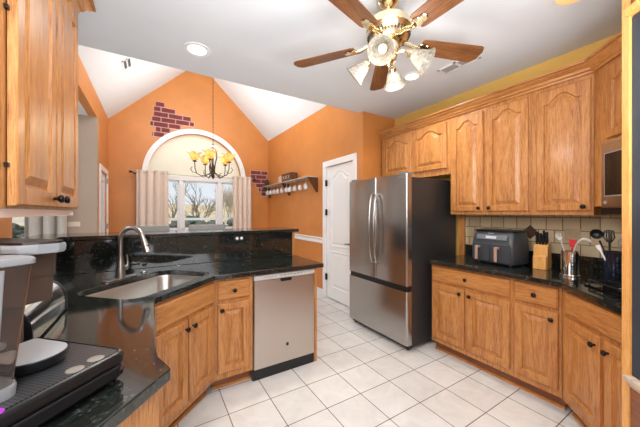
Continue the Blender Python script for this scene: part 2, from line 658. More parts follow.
# triple window
wn = sempty('window_1')
struct(wn, 'triple white framed window under the arch')
f = MB()
WZ0, WZ1 = 1.02, 2.135
f.box(AX - AR, AX + AR, 6.46, 6.56, WZ1 - 0.07, WZ1 + 0.02)
f.box(AX - AR, AX + AR, 6.46, 6.56, WZ0 - 0.02, WZ0 + 0.02)
xs = [AX - AR, 0.0, 0.49, 0.57, 1.26, 1.35, 1.74, AX + AR]
for i in (0, 2, 4, 6):
    f.box(xs[i], xs[i + 1], 6.462, 6.558, WZ0 + 0.02, WZ1 - 0.07)
f.build('window_frame', M['trimwhite'], wn, bevel=0.004)
f = MB()
for i in (1, 3, 5):
    a, b = xs[i], xs[i + 1]
    f.box(a, a + 0.03, 6.49, 6.54, WZ0 + 0.02, WZ1 - 0.07)
    f.box(b - 0.03, b, 6.49, 6.54, WZ0 + 0.02, WZ1 - 0.07)
    f.box(a, b, 6.49, 6.54, WZ1 - 0.10, WZ1 - 0.07)
    f.box(a, b, 6.49, 6.54, WZ0 + 0.02, WZ0 + 0.045)
f.build('sash', M['trimwhite'], wn)
f = MB()
for i in (1, 3, 5):
    f.box(xs[i] + 0.02, xs[i + 1] - 0.02, 6.512, 6.518, WZ0 + 0.03, WZ1 - 0.08)
f.build('window_pane', M['glass'], wn)
f = MB().box(AX - AR - 0.24, AX + AR + 0.26, 6.28, 6.409, 0.985, 1.025)
f.build('window_sill', M['trimwhite'], wn, bevel=0.006)
# nook's left wall: header over the opening to the family room, then wall with a glazed door
nl = MB()
nl.box(XN0 - 0.1, XN0, 2.93, 5.301, 2.801, EAVE + 0.03)
nl.box(XN0 - 0.1, XN0, 5.301, 5.45, 0, EAVE + 0.03)
nl.box(XN0 - 0.1, XN0, 5.45, 6.18, 2.06, EAVE + 0.03)
nl.box(XN0 - 0.1, XN0, 6.18, 6.41, 0, EAVE + 0.03)
struct(nl.build('wall_nook_left', M['orange']), 'orange wall left of the nook')
d = sempty('door_2')
struct(d, 'white glazed door on the left side of the nook')
f = MB()
f.box(XN0, XN0 + 0.02, 5.37, 5.45, 0, 2.14).box(XN0, XN0 + 0.02, 6.18, 6.26, 0, 2.14).box(XN0, XN0 + 0.02, 5.45, 6.18, 2.06, 2.14)
f.build('casing', M['trimwhite'], d, bevel=0.004)
f = MB().box(XN0 - 0.06, XN0 - 0.02, 5.45, 5.57, 0.01, 2.06).box(XN0 - 0.06, XN0 - 0.02, 6.06, 6.18, 0.01, 2.06)
f.box(XN0 - 0.06, XN0 - 0.02, 5.57, 6.06, 1.92, 2.06).box(XN0 - 0.06, XN0 - 0.02, 5.57, 6.06, 0.01, 0.25)
f.build('slab', M['trimwhite'], d, bevel=0.004)
MB().box(XN0 - 0.045, XN0 - 0.035, 5.56, 6.07, 0.24, 1.93).build('door_pane', M['glass'], d)
for z in (0.3, 1.1, 1.9):
    MB().box(XN0 - 0.022, XN0 + 0.024, 6.165, 6.185, z, z + 0.09).build('hinge', M['nickel'], d)
# family room
struct(MB().box(-5.0, XN0, 5.19, 5.30, 0, 0.9).box(-5.0, -1.95, 5.19, 5.30, 0.9, 2.1).box(-1.36, XN0, 5.19, 5.30, 0.9, 2.1).box(-5.0, XN0, 5.19, 5.30, 2.1, 2.8).build('wall_family', M['taupe']), 'taupe family room wall past the bar')
wn = sempty('window_2')
struct(wn, 'bright family room window')
f = MB().box(-2.0, -1.90, 5.17, 5.25, 0.85, 2.15).box(-1.41, -1.31, 5.17, 5.25, 0.85, 2.15).box(-1.90, -1.41, 5.17, 5.25, 2.05, 2.15).box(-1.90, -1.41, 5.17, 5.25, 0.85, 0.95).box(-1.90, -1.41, 5.2, 5.24, 1.34, 1.38)
f.build('window_frame', M['trimwhite'], wn)
MB().box(-1.90, -1.41, 5.215, 5.22, 0.95, 2.05).build('window_pane', M['glass'], wn)
# kitchen left wall and the half wall behind the sink
struct(MB().box(XL - 0.12, XL, -0.5, 2.19, 0, ZC).build('wall_left', M['orange']), 'orange wall under the left cabinets')
struct(MB().box(-0.76, -0.66, 2.19, 2.799, 0, 1.17).build('wall_bar_left', M['orange']))
hw = MB().box(-0.76, 1.335, 2.80, 2.92, 0, 1.17)
struct(hw.build('wall_bar', M['orange']), 'half wall carrying the raised bar')
struct(MB().box(1.336, 1.362, 2.772, 2.925, 0.0, 1.171).build('trim_2', M['oak'], bevel=0.002), 'oak board capping the end of the half wall')
struct(MB().box(-5.0, 3.2, -3.1, -3.0, 0, ZC).build('wall_living', M['taupe']))
struct(MB().box(1.80, XR, -0.53, -0.43, 0, ZC).build('wall_near', M['gold']))
# chair rail, baseboards
cr = [(0.0, 0.87), (0.018, 0.875), (0.022, 0.90), (0.012, 0.92), (0.03, 0.945), (0.034, 0.965), (0.0, 0.97)]
struct(MB().sweep(cr, [(XN1, 3.865), (XN1, YB)][::-1]).build('trim_3', M['trimwhite'], smooth=40), 'white chair rail on the orange nook wall')
struct(MB().box(AX + AR + 0.10, XN1 - 0.035, YB - 0.03, YB, 0.87, 0.97).build('trim_4', M['trimwhite']))
struct(MB().box(XN1 - 0.016, XN1, 3.865, YB, 0, 0.11).build('baseboard_right', M['trimwhite'], bevel=0.004), 'white baseboard under the orange wall')
struct(MB().box(XN0, XN1 - 0.02, YB - 0.016, YB, 0, 0.11).build('baseboard_back', M['trimwhite']))

# pantry door
d = sempty('door_1')
struct(d, 'white two panel arched pantry door')
f = MB()
f.box(XN1 - 0.022, XN1, DY1, DY1 + 0.095, 0, DZ + 0.09).box(XN1 - 0.022, XN1, DY0 - 0.075, DY0, 0, DZ + 0.09).box(XN1 - 0.022, XN1, DY0, DY1, DZ, DZ + 0.09)
f.box(XN1, XN1 + 0.11, DY1 - 0.012, DY1, 0, DZ).box(XN1, XN1 + 0.11, DY0, DY0 + 0.012, 0, DZ)
f.build('casing', M['trimwhite'], d, bevel=0.004)


def outline(w_, h_, i, rise, n=20, z0=0.0):
    """points of a panel edge inset by i; top may be arched"""
    pts = [(i, z0 + i), (w_ - i, z0 + i)]
    for k in range(n + 1):
        u = 1 - 2 * k / n
        s = max(0.0, 1 - abs(u) / 0.82)
        s = s * s * (3 - 2 * s)
        s = 1 - (1 - s) ** 1.5
        x = w_ / 2 + u * (w_ / 2 - i)
        pts.append((x, h_ - i - rise + rise * s))
    return pts


def outer(w_, h_, i, n=20, z0=0.0):
    pts = [(i, z0 + i), (w_ - i, z0 + i)]
    for k in range(n + 1):
        u = 1 - 2 * k / n
        pts.append((w_ / 2 + u * (w_ / 2 - i), h_ - i))
    return pts


def slab(mb, w_, h_, fw, rise, t=0.021):
    """framed door with a raised panel, front face at y=-t"""
    R = lambda pts, y: [(x, y, z) for x, z in pts]
    mb.rings([R(outer(w_, h_, 0), 0.0), R(outer(w_, h_, 0), -t + 0.004), R(outer(w_, h_, 0.005), -t),
              R(outline(w_, h_, fw - 0.006, rise), -t), R(outline(w_, h_, fw, rise), -t + 0.013),
              R(outline(w_, h_, fw + 0.009, rise), -t + 0.013), R(outline(w_, h_, fw + 0.038, rise), -t + 0.0005)])
    return mb


# pantry door slab : local x runs along -Y (seen from the kitchen), so turn by -90 degrees
sl = MB(Matrix.Translation((XN1 + 0.03, DY1 - 0.014, 0.015)) @ Matrix.Rotation(-PI / 2, 4, 'Z'))
W_ = DY1 - DY0 - 0.028
H_ = DZ - 0.02
R = lambda pts, y: [(x, y, z) for x, z in pts]
sl.box(0, W_, -0.012, 0.02, 0, H_)
for z0, z1, rise in ((0.20, 0.74, 0.0), (0.86, H_ - 0.10, 0.09)):
    P = lambda i, y, rise=rise, z0=z0, z1=z1: [(x + 0.12, y, z) for x, z in [(a, b) for a, b in outline(W_ - 0.24, z1, i, rise, 20, z0)]]
    sl.rings([P(-0.022, -0.012), P(-0.018, -0.020), P(-0.008, -0.020), P(0.004, -0.0125), P(0.02, -0.0125), P(0.045, -0.019)], False, True)
sl.build('slab', M['trimwhite'], d)
for z in (0.30, 1.34, 1.81):
    MB().box(XN1 - 0.030, XN1 + 0.0, DY1 - 0.022, DY1 + 0.004, z, z + 0.10).build('hinge', M['knob'], d)
h = MB(Matrix.Translation((XN1 + 0.018, DY0 + 0.085, 0.93)))
h.lathe([(0.026, 0), (0.026, 0.008), (0.010, 0.012), (0.010, 0.05)], 16, (0, 0, 0), (-1, 0, 0))
h.tube([(-0.045, 0, 0), (-0.047, 0.04, 0.002), (-0.045, 0.11, -0.012)], [0.009, 0.009, 0.006], 8)
h.build('lever_handle', M['knob'], d, smooth=40)

# brick patches on the window wall
def brick_patch(name, label, poly, z0, z1, x0, x1, rag):
    t_ = thing(name, label, 'brick wall patch', (0, YB, 0))
    def inside(x, z):
        c_ = False
        n_ = len(poly)
        for i in range(n_):
            (xa, za), (xb, zb) = poly[i], poly[(i + 1) % n_]
            if (za > z) != (zb > z) and x < (xb - xa) * (z - za) / (zb - za) + xa:
                c_ = not c_
        return c_
    br, mo = MB(), MB()
    row, z = 0, z0
    while z < z1:
        off = 0.13 if row % 2 else 0.0
        x = x0 - off
        while x < x1:
            cuts = []
            for q in range(8):
                cuts.append(inside(x + 0.13 + (q - 3.5) * 0.0325, z + 0.05))
            if any(cuts):
                ks = [q for q, k_ in enumerate(cuts) if k_]
                xa, xb = x + 0.13 + (ks[0] - 4) * 0.0325, x + 0.13 + (ks[-1] - 3) * 0.0325
                br.box(xa + 0.009, xb - 0.009, -0.010, -0.004, z + 0.010, z + 0.092)
                mo.box(xa + 0.003, xb - 0.003, -0.005, -0.0005, z - 0.006, z + 0.102)
            x += 0.26
        z += 0.102
        row += 1
    mo.build('mortar', M['mortar'], t_)
    br.build('bricks', M['brick'], t_)
    return t_


brick_patch('brick_patch', 'large ragged red brick patch above the left of the arch', [(0.09, 3.68), (-0.03, 3.17), (0.06, 3.05), (0.0, 2.93), (0.14, 2.84), (0.27, 3.02), (0.45, 3.14), (0.68, 3.19), (0.86, 3.18), (0.70, 3.36), (0.44, 3.44), (0.30, 3.55), (0.16, 3.58)], 2.80, 3.72, -0.1, 0.9, 0.03)
brick_patch('brick_patch', 'small red brick patch between right curtain and nook corner', [(1.93, 2.30), (2.05, 2.38), (2.24, 2.43), (2.42, 2.42), (2.42, 1.80), (2.30, 1.80), (2.18, 1.86), (2.20, 2.0), (2.05, 2.08), (2.02, 2.2)], 1.78, 2.46, 1.86, 2.42, 0.03)

# ------------------------------------------------------------------ cabinets
KNOB = [(0.006, 0), (0.006, 0.012), (0.011, 0.016), (0.016, 0.022), (0.0165, 0.028), (0.012, 0.033), (0.002, 0.035)]


def knob(parent, x, z, y=-0.02):
    return MB().lathe(KNOB, 14, (x, y, z), (0, -1, 0)).build('knob', M['knob'], parent, smooth=50)


def door(parent, x, z, w_, h_, rise=0.0, kx=None, kz=None, fw=0.055):
    o = slab(MB(), w_, h_, fw, rise).build('door', M['oak'], parent, loc=(x, 0, z))
    if kx is not None:
        knob(o, kx, kz)
    return o


def drawer(parent, x, z, w_, h_, k=True, name='drawer'):
    Rr = lambda i, y: [(i, y, i), (w_ - i, y, i), (w_ - i, y, h_ - i), (i, y, h_ - i)]
    o = MB().rings([Rr(0, 0), Rr(0, -0.013), Rr(0.008, -0.02)]).build(name, M['oak_h'], parent, loc=(x, 0, z))
    if k:
        knob(o, w_ / 2, h_ / 2)
    return o


def base(name, label, loc, rotz, w_, depth=0.60, group=None, open_top=False):
    t_ = thing(name, label, 'cabinet', loc, rotz, group)
    b = MB()
    if open_top:
        b.box(0, w_, 0.0, 0.02, 0.10, 0.875).box(0.01, w_ - 0.01, 0.021, depth, 0.10, 0.60)
    else:
        b.box(0, w_, 0, depth, 0.10, 0.875)
    b.build('body', M['oak'], t_)
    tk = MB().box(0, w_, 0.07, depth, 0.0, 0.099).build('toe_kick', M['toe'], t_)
    MB().rings([[(x, 0.07, 0.0), (x, 0.055, 0.0), (x, 0.059, 0.012), (x, 0.07, 0.018)] for x in (0.0, w_)]).build('shoe_molding', M['oak_h'], tk)
    return t_


RW = -PI / 2   # facing -X
# right-hand base run
t = base('base_cabinet', 'oak base cabinet under the air fryer, one wide drawer over two doors', (2.42, 1.785, 0), RW, 0.735)
drawer(t, 0.017, 0.712, 0.70, 0.143)
door(t, 0.017, 0.15, 0.328, 0.535, 0, 0.295, 0.495)
door(t, 0.372, 0.15, 0.345, 0.535, 0, 0.033, 0.495)
t = base('base_cabinet', 'narrow oak base cabinet under the knife block, drawer over one door', (2.42, 1.048, 0), RW, 0.298)
drawer(t, 0.014, 0.712, 0.268, 0.143)
door(t, 0.014, 0.15, 0.268, 0.535, 0, 0.235, 0.485)
# filler + diagonal cooktop base
DG = -3 * PI / 4   # facing (-1,+1): local x runs (-1,-1)
t = base('base_cabinet', 'angled oak base cabinet below the black cooktop', (2.414, 0.745, 0), DG, 0.78, 0.50)
drawer(t, 0.055, 0.712, 0.67, 0.143, False, 'false_front')
door(t, 0.055, 0.15, 0.315, 0.535, 0, 0.283, 0.48)
door(t, 0.405, 0.15, 0.315, 0.535, 0, 0.032, 0.48)

# right-hand wall cabinets
def upper(name, label, loc, rotz, w_, z0, z1, depth=0.31):
    t_ = thing(name, label, 'cabinet', loc, rotz)
    MB().box(0, w_, 0, depth, z0, z1).build('body', M['oak'], t_)
    return t_


t = upper('wall_cabinet', 'short oak wall cabinet above the refrigerator', (2.72, 2.80, 0), RW, 1.025, 1.80, 2.42)
door(t, 0.05, 1.868, 0.467, 0.495, 0.06)
door(t, 0.55, 1.868, 0.437, 0.495, 0.06)
t = upper('wall_cabinet', 'two door oak wall cabinet above the air fryer', (2.72, 1.774, 0), RW, 0.735, 1.367, 2.42)
door(t, 0.022, 1.40, 0.318, 0.962, 0.06, 0.288, 0.03)
door(t, 0.376, 1.40, 0.336, 0.962, 0.06, 0.030, 0.03)
t = upper('wall_cabinet', 'single door oak wall cabinet beside the microwave', (2.72, 1.038, 0), RW, 0.376, 1.367, 2.42)
door(t, 0.036, 1.40, 0.328, 0.962, 0.06, 0.293, 0.03)
t = thing('wall_cabinet', 'angled oak wall cabinet above the microwave', 'cabinet', (2.714, 0.658, 0), DG)
b = MB().box(0, 0.118, 0, 0.30, 1.43, 2.42).box(0.118, 0.80, 0, 0.30, 1.86, 2.42)
b.build('body', M['oak'], t)
door(t, 0.085 + 0.05, 1.885, 0.31, 0.478, 0.05)
door(t, 0.465, 1.885, 0.31, 0.478, 0.05)
# crown over the right-hand run
CP = [(0.0, 2.395), (0.012, 2.395), (0.016, 2.410), (0.028, 2.416), (0.034, 2.432), (0.052, 2.446), (0.060, 2.462), (0.075, 2.466), (0.075, 2.482), (0.0, 2.482)]
tag(MB().sweep([(o + 0.0, z) for o, z in CP], [(2.716, 2.80), (2.716, 0.660), (2.18, 0.124)]).build('crown_molding', M['oak_y'], smooth=30), 'stepped oak crown molding along the top of the right wall cabinets', 'molding')

# left wall cabinet
t = upper('wall_cabinet', 'tall oak wall cabinet at the left edge above the coffee maker', (-0.365, 0.92, 0), PI / 2, 1.115, 1.40, 2.53, 0.29)
for o_ in (door(t, 0.245, 1.408, 0.388, 1.08, 0.07, 0.352, 0.035, 0.062), door(t, 0.652, 1.408, 0.388, 1.08, 0.07, 0.038, 0.035, 0.062)):
    o_.location.y = -0.004
lr = MB().box(0.0, 1.09, 0.006, 0.024, 1.372, 1.399).build('light_rail', mat('oak paled by glare', s2l(232, 208, 196), 0.5), t)  # bright reflection on the face frame's bottom rail, painted in as pale colour
for z in (1.52, 1.98):
    MB().box(0.232, 0.244, -0.010, -0.0005, z, z + 0.012).build('hinge', M['knob'], t)
tag(MB().sweep([(o * 1.05, z + 0.125) for o, z in CP], [(-0.365, 0.92), (-0.365, 2.037), (-0.655, 2.037)]).build('crown_molding', M['oak_y'], smooth=30), 'short oak crown molding topping the left wall cabinet', 'molding')

# peninsula: diagonal sink base, drawer base, dishwasher, end panel
t = base('sink_cabinet', 'angled oak sink cabinet with two doors and a plain front', (-0.004, 1.798, 0), PI / 4, 0.572, 0.5, open_top=True)
drawer(t, 0.012, 0.712, 0.545, 0.143, False, 'false_front')
door(t, 0.012, 0.15, 0.262, 0.535, 0, 0.235, 0.485)
door(t, 0.288, 0.15, 0.262, 0.535, 0, 0.027, 0.485)
t = base('base_cabinet', 'narrow oak base cabinet between sink cabinet and dishwasher', (0.404, 2.207, 0), 0, 0.300, 0.54)
drawer(t, 0.024, 0.712, 0.245, 0.143)
door(t, 0.024, 0.15, 0.245, 0.535, 0, 0.028, 0.49)
tag(MB().box(1.29, 1.316, 2.207, 2.768, 0.0, 0.875).build('end_panel', M['oak'], bevel=0.002), 'plain oak end panel right of the dishwasher', 'panel')
# left run
t = thing('base_cabinet', 'oak base cabinet at bottom left carrying the coffee maker', 'cabinet')
MB().prism([(-0.655, 1.70), (-0.02, 1.70), (-0.02, 1.08), (0.018, 0.955), (-0.16, 0.755), (-0.5, 0.38), (-0.655, 0.38)], 0.10, 0.875).build('body', M['oak'], t)
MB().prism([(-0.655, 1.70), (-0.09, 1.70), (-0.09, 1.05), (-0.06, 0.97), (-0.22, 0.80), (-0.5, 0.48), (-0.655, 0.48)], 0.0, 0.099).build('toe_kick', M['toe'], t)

# dishwasher
t = thing('dishwasher', 'stainless dishwasher at the end of the peninsula', 'dishwasher', (0.706, 2.19, 0))
MB().box(0.004, 0.576, 0.045, 0.56, 0.10, 0.868).build('tub', M['black'], t)
f = MB()
dw = 0.574
f.rings([[(0.004, 0.04, z), (0.004, 0.006, z), (0.012, 0.0, z), (dw - 0.008, 0.0, z), (dw, 0.006, z), (dw, 0.04, z)] for z in (0.098, 0.822)])
dd = f.build('door', M['steel_dw'], t)
MB().prism([(0.232, 0.822), (0.345, 0.822), (0.338, 0.796), (0.240, 0.796)], -0.002, 0.02, 'y').build('pocket_handle', M['black'], dd)
MB().box(0.290, 0.312, -0.003, 0.001, 0.232, 0.258).build('badge', M['blackmat'], dd)
MB().prism([(0.006, 0.872), (0.006, 0.826), (-0.012, 0.834), (-0.012, 0.872)][::-1], 0.004, dw, 'x')
g = MB()
g.box(0.004, dw, -0.004, 0.04, 0.826, 0.868)
cp = g.build('control_panel', mat('pale steel strip', s2l(196, 195, 192), 0.35, 0.2), t, bevel=0.004)
for k in range(4):
    MB().box(0.09 + k * 0.03, 0.108 + k * 0.03, -0.0055, -0.003, 0.844, 0.8475).build('button', M['midgrey'], cp)
for k in range(7):
    MB().box(0.235 + k * 0.032, 0.25 + k * 0.032, -0.0055, -0.003, 0.846, 0.853).build('button', M['midgrey'], cp)
MB().box(0.0, 0.578, 0.02, 0.06, 0.0, 0.097).build('kick_plate', M['black'], t)

# ------------------------------------------------------------------ countertops
def rrect(s0, s1, t0, t1, r, fn, n=6):
    pts = []
    for cx_, cy_, a0 in ((s1 - r, t0 + r, -PI / 2), (s1 - r, t1 - r, 0), (s0 + r, t1 - r, PI / 2), (s0 + r, t0 + r, PI)):
        for k in range(n + 1):
            a = a0 + k * PI / 2 / n
            pts.append(fn(cx_ + r * math.cos(a), cy_ + r * math.sin(a)))
    return pts


ST = lambda s, t_: ((s - t_) * R2, (s + t_) * R2)
sink_hole = rrect(1.205, 1.915, 1.325, 1.785, 0.09, ST)
poly = [(1.365, 2.165), (1.365, 2.769), (-0.609, 2.769), (-0.609, 2.192), (-0.659, 2.192), (-0.659, 0.30), (-0.52, 0.30), (-0.14, 0.725), (0.05, 0.95), (0.035, 1.0), (0.018, 1.05), (0.013, 1.11), (0.013, 1.778), (0.40, 2.165)]
ct = MB().prism(poly, 0.8765, 0.914, 'z', [sink_hole]).build('countertop', M['granite'], bevel=0.004)
tag(ct, 'polished black granite counter around the sink and peninsula', 'countertop')
gs = MB().prism([(-0.658, 2.195), (-0.609, 2.195), (-0.609, 2.77), (1.335, 2.77), (1.335, 2.799), (-0.658, 2.799)], 0.915, 1.170)
tag(gs.build('backsplash', M['granite'], bevel=0.002), 'tall black granite backsplash below the raised bar', 'backsplash')
bt_ = MB().prism([(-0.80, 2.195), (-0.585, 2.195), (-0.585, 2.735), (1.40, 2.735), (1.40, 3.14), (1.36, 3.17), (-0.80, 3.17)], 1.172, 1.206)
tag(bt_.build('countertop', M['granite'], bevel=0.006), 'black granite raised bar ledge behind the faucet', 'countertop')
rc = MB().prism([(3.029, 1.80), (2.37, 1.80), (2.37, 0.757), (1.84, 0.227), (1.84, -0.428), (3.029, -0.428)], 0.8765, 0.914)
tag(rc.build('countertop', M['granite'], bevel=0.004), 'black granite counter along the right wall', 'countertop')
tag(MB().box(3.008, 3.029, -0.428, 1.785, 0.915, 1.03).build('backsplash', M['granite'], bevel=0.002), 'low black granite strip at the back of the right counter', 'backsplash')
ts = MB().box(0, 0.016, -0.42, 1.785, 1.031, 1.366).build('backsplash', M['splash'], loc=(3.013, 0, 0))
tag(ts, 'beige tumbled tile backsplash below the right wall cabinets', 'backsplash')
f = MB(Matrix.Translation((3.0115, 1.165, 1.205)) @ Matrix.Rotation(PI / 4, 4, 'X'))
f.box(-0.003, 0.002, -0.047, 0.047, -0.047, 0.047)
tag(f.build('accent_tile', M['accent'], bevel=0.002), 'brown diamond accent tile behind the knife block', 'tile')
f = MB(Matrix.Translation((3.0115, 0.862, 1.20)))
f.box(-0.003, 0.002, -0.052, 0.052, -0.05, 0.05)
f.tube([(-0.004, 0, -0.035), (-0.004, 0, 0.03)], 0.003, 6)
for a in (-1, 1):
    f.tube([(-0.004, 0, -0.02), (-0.004, a * 0.02, 0.0), (-0.004, a * 0.028, 0.02)], 0.003, 6)
    f.tube([(-0.004, 0, 0.0), (-0.004, a * 0.014, 0.015), (-0.004, a * 0.016, 0.032)], 0.003, 6)
tag(f.build('embossed_tile', M['emboss']), 'embossed beige tile above the red spatula', 'tile')
tag(MB().box(2.99, 3.029, 1.787, 1.845, 0.0, 1.366).build('end_panel', M['oak'], bevel=0.002), 'narrow oak filler board between refrigerator and tile', 'panel')

# sink
t = thing('kitchen_sink', 'undermount stainless sink in the angled corner of the counter', 'sink', (0, 0, 0))
b = MB()
def rr3(i, z, r):
    return [(x, y, z) for x, y in rrect(1.205 + i, 1.915 - i, 1.325 + i, 1.785 - i, r, ST)]
b.rings([rr3(-0.03, 0.8755, 0.1), rr3(-0.003, 0.8755, 0.09), rr3(0.004, 0.86, 0.085), rr3(0.014, 0.70, 0.08), rr3(0.03, 0.672, 0.07), rr3(0.22, 0.665, 0.01)], False, True)
b.build('basin', M['sinksteel'], t, smooth=50)
c_ = ST(1.56, 1.58)
MB().lathe([(0.045, 0), (0.045, 0.003), (0.03, 0.004), (0.026, 0.001), (0.002, 0.001)], 20, (c_[0], c_[1], 0.667)).build('drain', M['chrome'], t, smooth=40)

# faucet
fx, fy = -0.19, 2.42
t = thing('faucet', 'brushed nickel gooseneck faucet behind the sink', 'faucet', (fx, fy, 0.914), PI / 4)
# local +x along the sink, -y towards the sink
MB().prism(rrect(-0.125, 0.125, -0.03, 0.03, 0.028, lambda a, b: (a, b)), 0.0005, 0.009).build('deck_plate', M['nickel'], t, bevel=0.002)
MB().lathe([(0.030, 0.009), (0.030, 0.02), (0.027, 0.06), (0.021, 0.11), (0.0175, 0.15), (0.017, 0.16)], 20).build('body', M['nickel'], t, smooth=40)
path = [(0, 0, 0.155), (0, 0, 0.20), (0, 0, 0.27)]
for k in range(1, 13):
    a = PI - k * (PI * 0.93) / 12
    path.append((0, -0.100 - 0.100 * math.cos(a), 0.27 + 0.095 * math.sin(a)))
MB().tube(path, 0.0145, 14).build('spout', M['nickel'], t, smooth=50)
e = Vector(path[-1])
d_ = (e - Vector(path[-2])).normalized()
sp = MB().tube([tuple(e), tuple(e + d_ * 0.02), tuple(e + d_ * 0.06), tuple(e + d_ * 0.10)], [0.0155, 0.018, 0.0205, 0.022], 14).build('spray_head', M['nickel'], t, smooth=50)
q = e + d_ * 0.05 + Vector((0.0, -0.02, 0))
MB().sphere(tuple(q), 0.008, 10).build('button', M['black'], sp, smooth=60)
MB().sphere(tuple(q - Vector((0, 0, 0.022))), 0.008, 10).build('button', M['black'], sp, smooth=60)
hb = MB().lathe([(0.018, 0), (0.018, 0.035), (0.012, 0.042)], 16, (0.02, 0, 0.075), (1, 0, 0))
hb.tube([(0.052, 0, 0.08), (0.056, 0, 0.11), (0.050, 0, 0.15), (0.046, 0, 0.165)], [0.011, 0.0085, 0.0065, 0.005], 10)
hb.build('lever', M['nickel'], t, smooth=50)
tag(MB().lathe([(0.02, 0), (0.02, 0.006), (0.015, 0.012), (0.002, 0.013)], 18, (-0.055, 2.585, 0.9145)).build('sink_hole_cover', M['nickel'], smooth=40), 'small round nickel cap beside the faucet plate', 'hole cover')

# outlets
def outlet(name, label, loc, rotz, m1, plugs=None, wide=0.115):
    t_ = thing(name, label, 'outlet', loc, rotz)
    MB().box(-wide / 2, wide / 2, -0.006, -0.0005, -0.035, 0.035).build('cover_plate', m1, t_, bevel=0.003)
    for x in (-0.022, 0.022):
        if plugs:
            MB().lathe([(0.014, 0), (0.015, 0.006), (0.013, 0.012), (0.002, 0.013)], 14, (x, -0.006, 0), (0, -1, 0)).build('plug', plugs, t_, smooth=50)
        else:
            MB().box(x - 0.014, x + 0.014, -0.008, -0.006, -0.013, 0.013).build('socket', m1, t_, bevel=0.002)
    return t_


outlet('outlet', 'black outlet with two round white covers on the granite backsplash', (0.745, 2.77, 1.13), 0, M['black'], M['plastwhite'])
outlet('outlet', 'plain black outlet on the granite backsplash near its right end', (1.005, 2.77, 1.13), 0, M['black'])
outlet('light_switch', 'ivory double switch plate on the taupe wall', (-0.95, 5.19, 1.22), 0, M['ivory'], None, 0.14)
outlet('light_switch', 'orange painted switch plate on the wall beside the pantry door', (XN1, 4.03, 1.18), RW, M['orangeplate'], None, 0.075)

# ------------------------------------------------------------------ refrigerator
t = thing('refrigerator', 'stainless french door refrigerator with bottom freezer', 'refrigerator', (2.14, 2.79, 0), RW)
FW = 0.93
MB().box(0.006, FW - 0.006, 0.075, 0.82, 0.035, 1.745).build('case', M['fridgeside'], t, bevel=0.006)
def fdoor(x0, x1, z0, z1):
    n_ = 8
    prof = []
    for k in range(n_ + 1):
        u = k / n_
        prof.append((x0 + (x1 - x0) * u, 0.0))
    r_ = 0.018
    pts = [(x0, 0.07), (x0, r_)] + [(x0 + r_ - r_ * math.cos(a), r_ - r_ * math.sin(a)) for a in (0.4, 0.8, 1.2)] + [(x0 + r_, 0.0), (x1 - r_, 0.0)] + [(x1 - r_ + r_ * math.sin(a), r_ - r_ * math.cos(a)) for a in (0.4, 0.8, 1.2)] + [(x1, r_), (x1, 0.07)]
    # gentle outward bow across the whole front
    pts = [(x, y - 0.020 * (1 - ((x - FW / 2) / (FW / 2)) ** 2)) for x, y in pts] if False else pts
    return MB().rings([[(x, y, z) for x, y in pts] for z in (z0, z0 + 0.004, z1 - 0.004, z1)])
for k, (x0, x1, hx) in enumerate(((0.0, 0.487, 0.452), (0.492, FW, 0.527))):
    dd = fdoor(x0, x1, 0.655, 1.775).build('door', M['steel'], t, smooth=35)
    hp = [(hx, 0.0, 0.83), (hx, -0.03, 0.84), (hx, -0.05, 0.92)] + [(hx, -0.05 - 0.018 * math.sin(PI * q / 8), 0.92 + 0.58 * q / 8) for q in range(1, 8)] + [(hx, -0.05, 1.50), (hx, -0.03, 1.58), (hx, 0.0, 1.59)]
    MB().tube(hp, 0.0125, 10).build('handle', M['steel'], dd, smooth=50)
    if k:
        MB().box(x1 - 0.11, x1 - 0.05, -0.0015, 0.001, 1.735, 1.742).build('badge', M['midgrey'], dd)
fz = fdoor(0.0, FW, 0.065, 0.600).build('freezer_drawer', M['steel'], t, smooth=35)
MB().box(0.01, FW - 0.01, 0.02, 0.075, 0.598, 0.657).build('drawer_grip', M['black'], t)
MB().box(0.02, FW - 0.02, 0.05, 0.10, 0.02, 0.064).build('kick_grille', M['black'], t)
for x in (0.05, FW - 0.05):
    MB().lathe([(0.022, 0), (0.022, 0.03), (0.015, 0.04)], 12, (x, 0.08, 0.0005)).build('foot', M['black'], t)
for x in (0.03, FW - 0.12):
    MB().box(x, x + 0.09, 0.015, 0.13, 1.776, 1.796).build('hinge_cover', M['midgrey'], t, bevel=0.004)

# ------------------------------------------------------------------ right counter objects
# air fryer
ang = RW + math.radians(-6)
t = thing('air_fryer', 'charcoal two basket air fryer with copper handles', 'air fryer', (2.665, 1.525, 0.9145), ang)
W_, D_, H_ = 0.385, 0.27, 0.315
b = MB()
def af(z, i, f_):
    return [(x, y, z) for x, y in rrect(i, W_ - i, i + f_, D_ - i, 0.035, lambda a, b: (a, b), 4)]
b.rings([af(0.012, 0.012, 0.0), af(0.03, 0.002, 0.0), af(0.16, 0.0, 0.0), af(0.225, 0.004, 0.005), af(0.29, 0.012, 0.025), af(H_ - 0.006, 0.02, 0.03), af(H_, 0.035, 0.04)])
b.build('housing', M['charcoal'], t, smooth=40)
MB().rings([af(H_ - 0.02, 0.008, 0.022), af(H_ - 0.008, 0.006, 0.02), af(H_ - 0.002, 0.03, 0.035)]).build('top_rim', M['black'], t, smooth=40)
for x in (0.02, 0.198):
    dr = MB().prism(rrect(x, x + 0.167, 0.028, 0.188, 0.02, lambda a, b: (a, b), 4), -0.008, 0.012, 'y').build('basket_front', M['charcoal'], t, bevel=0.003)
    hx = x + 0.07
    MB().box(hx - 0.013, hx + 0.013, -0.055, -0.045, 0.035, 0.165).box(hx - 0.013, hx + 0.013, -0.046, -0.006, 0.145, 0.165).build('handle', M['copper'], dr, bevel=0.004)
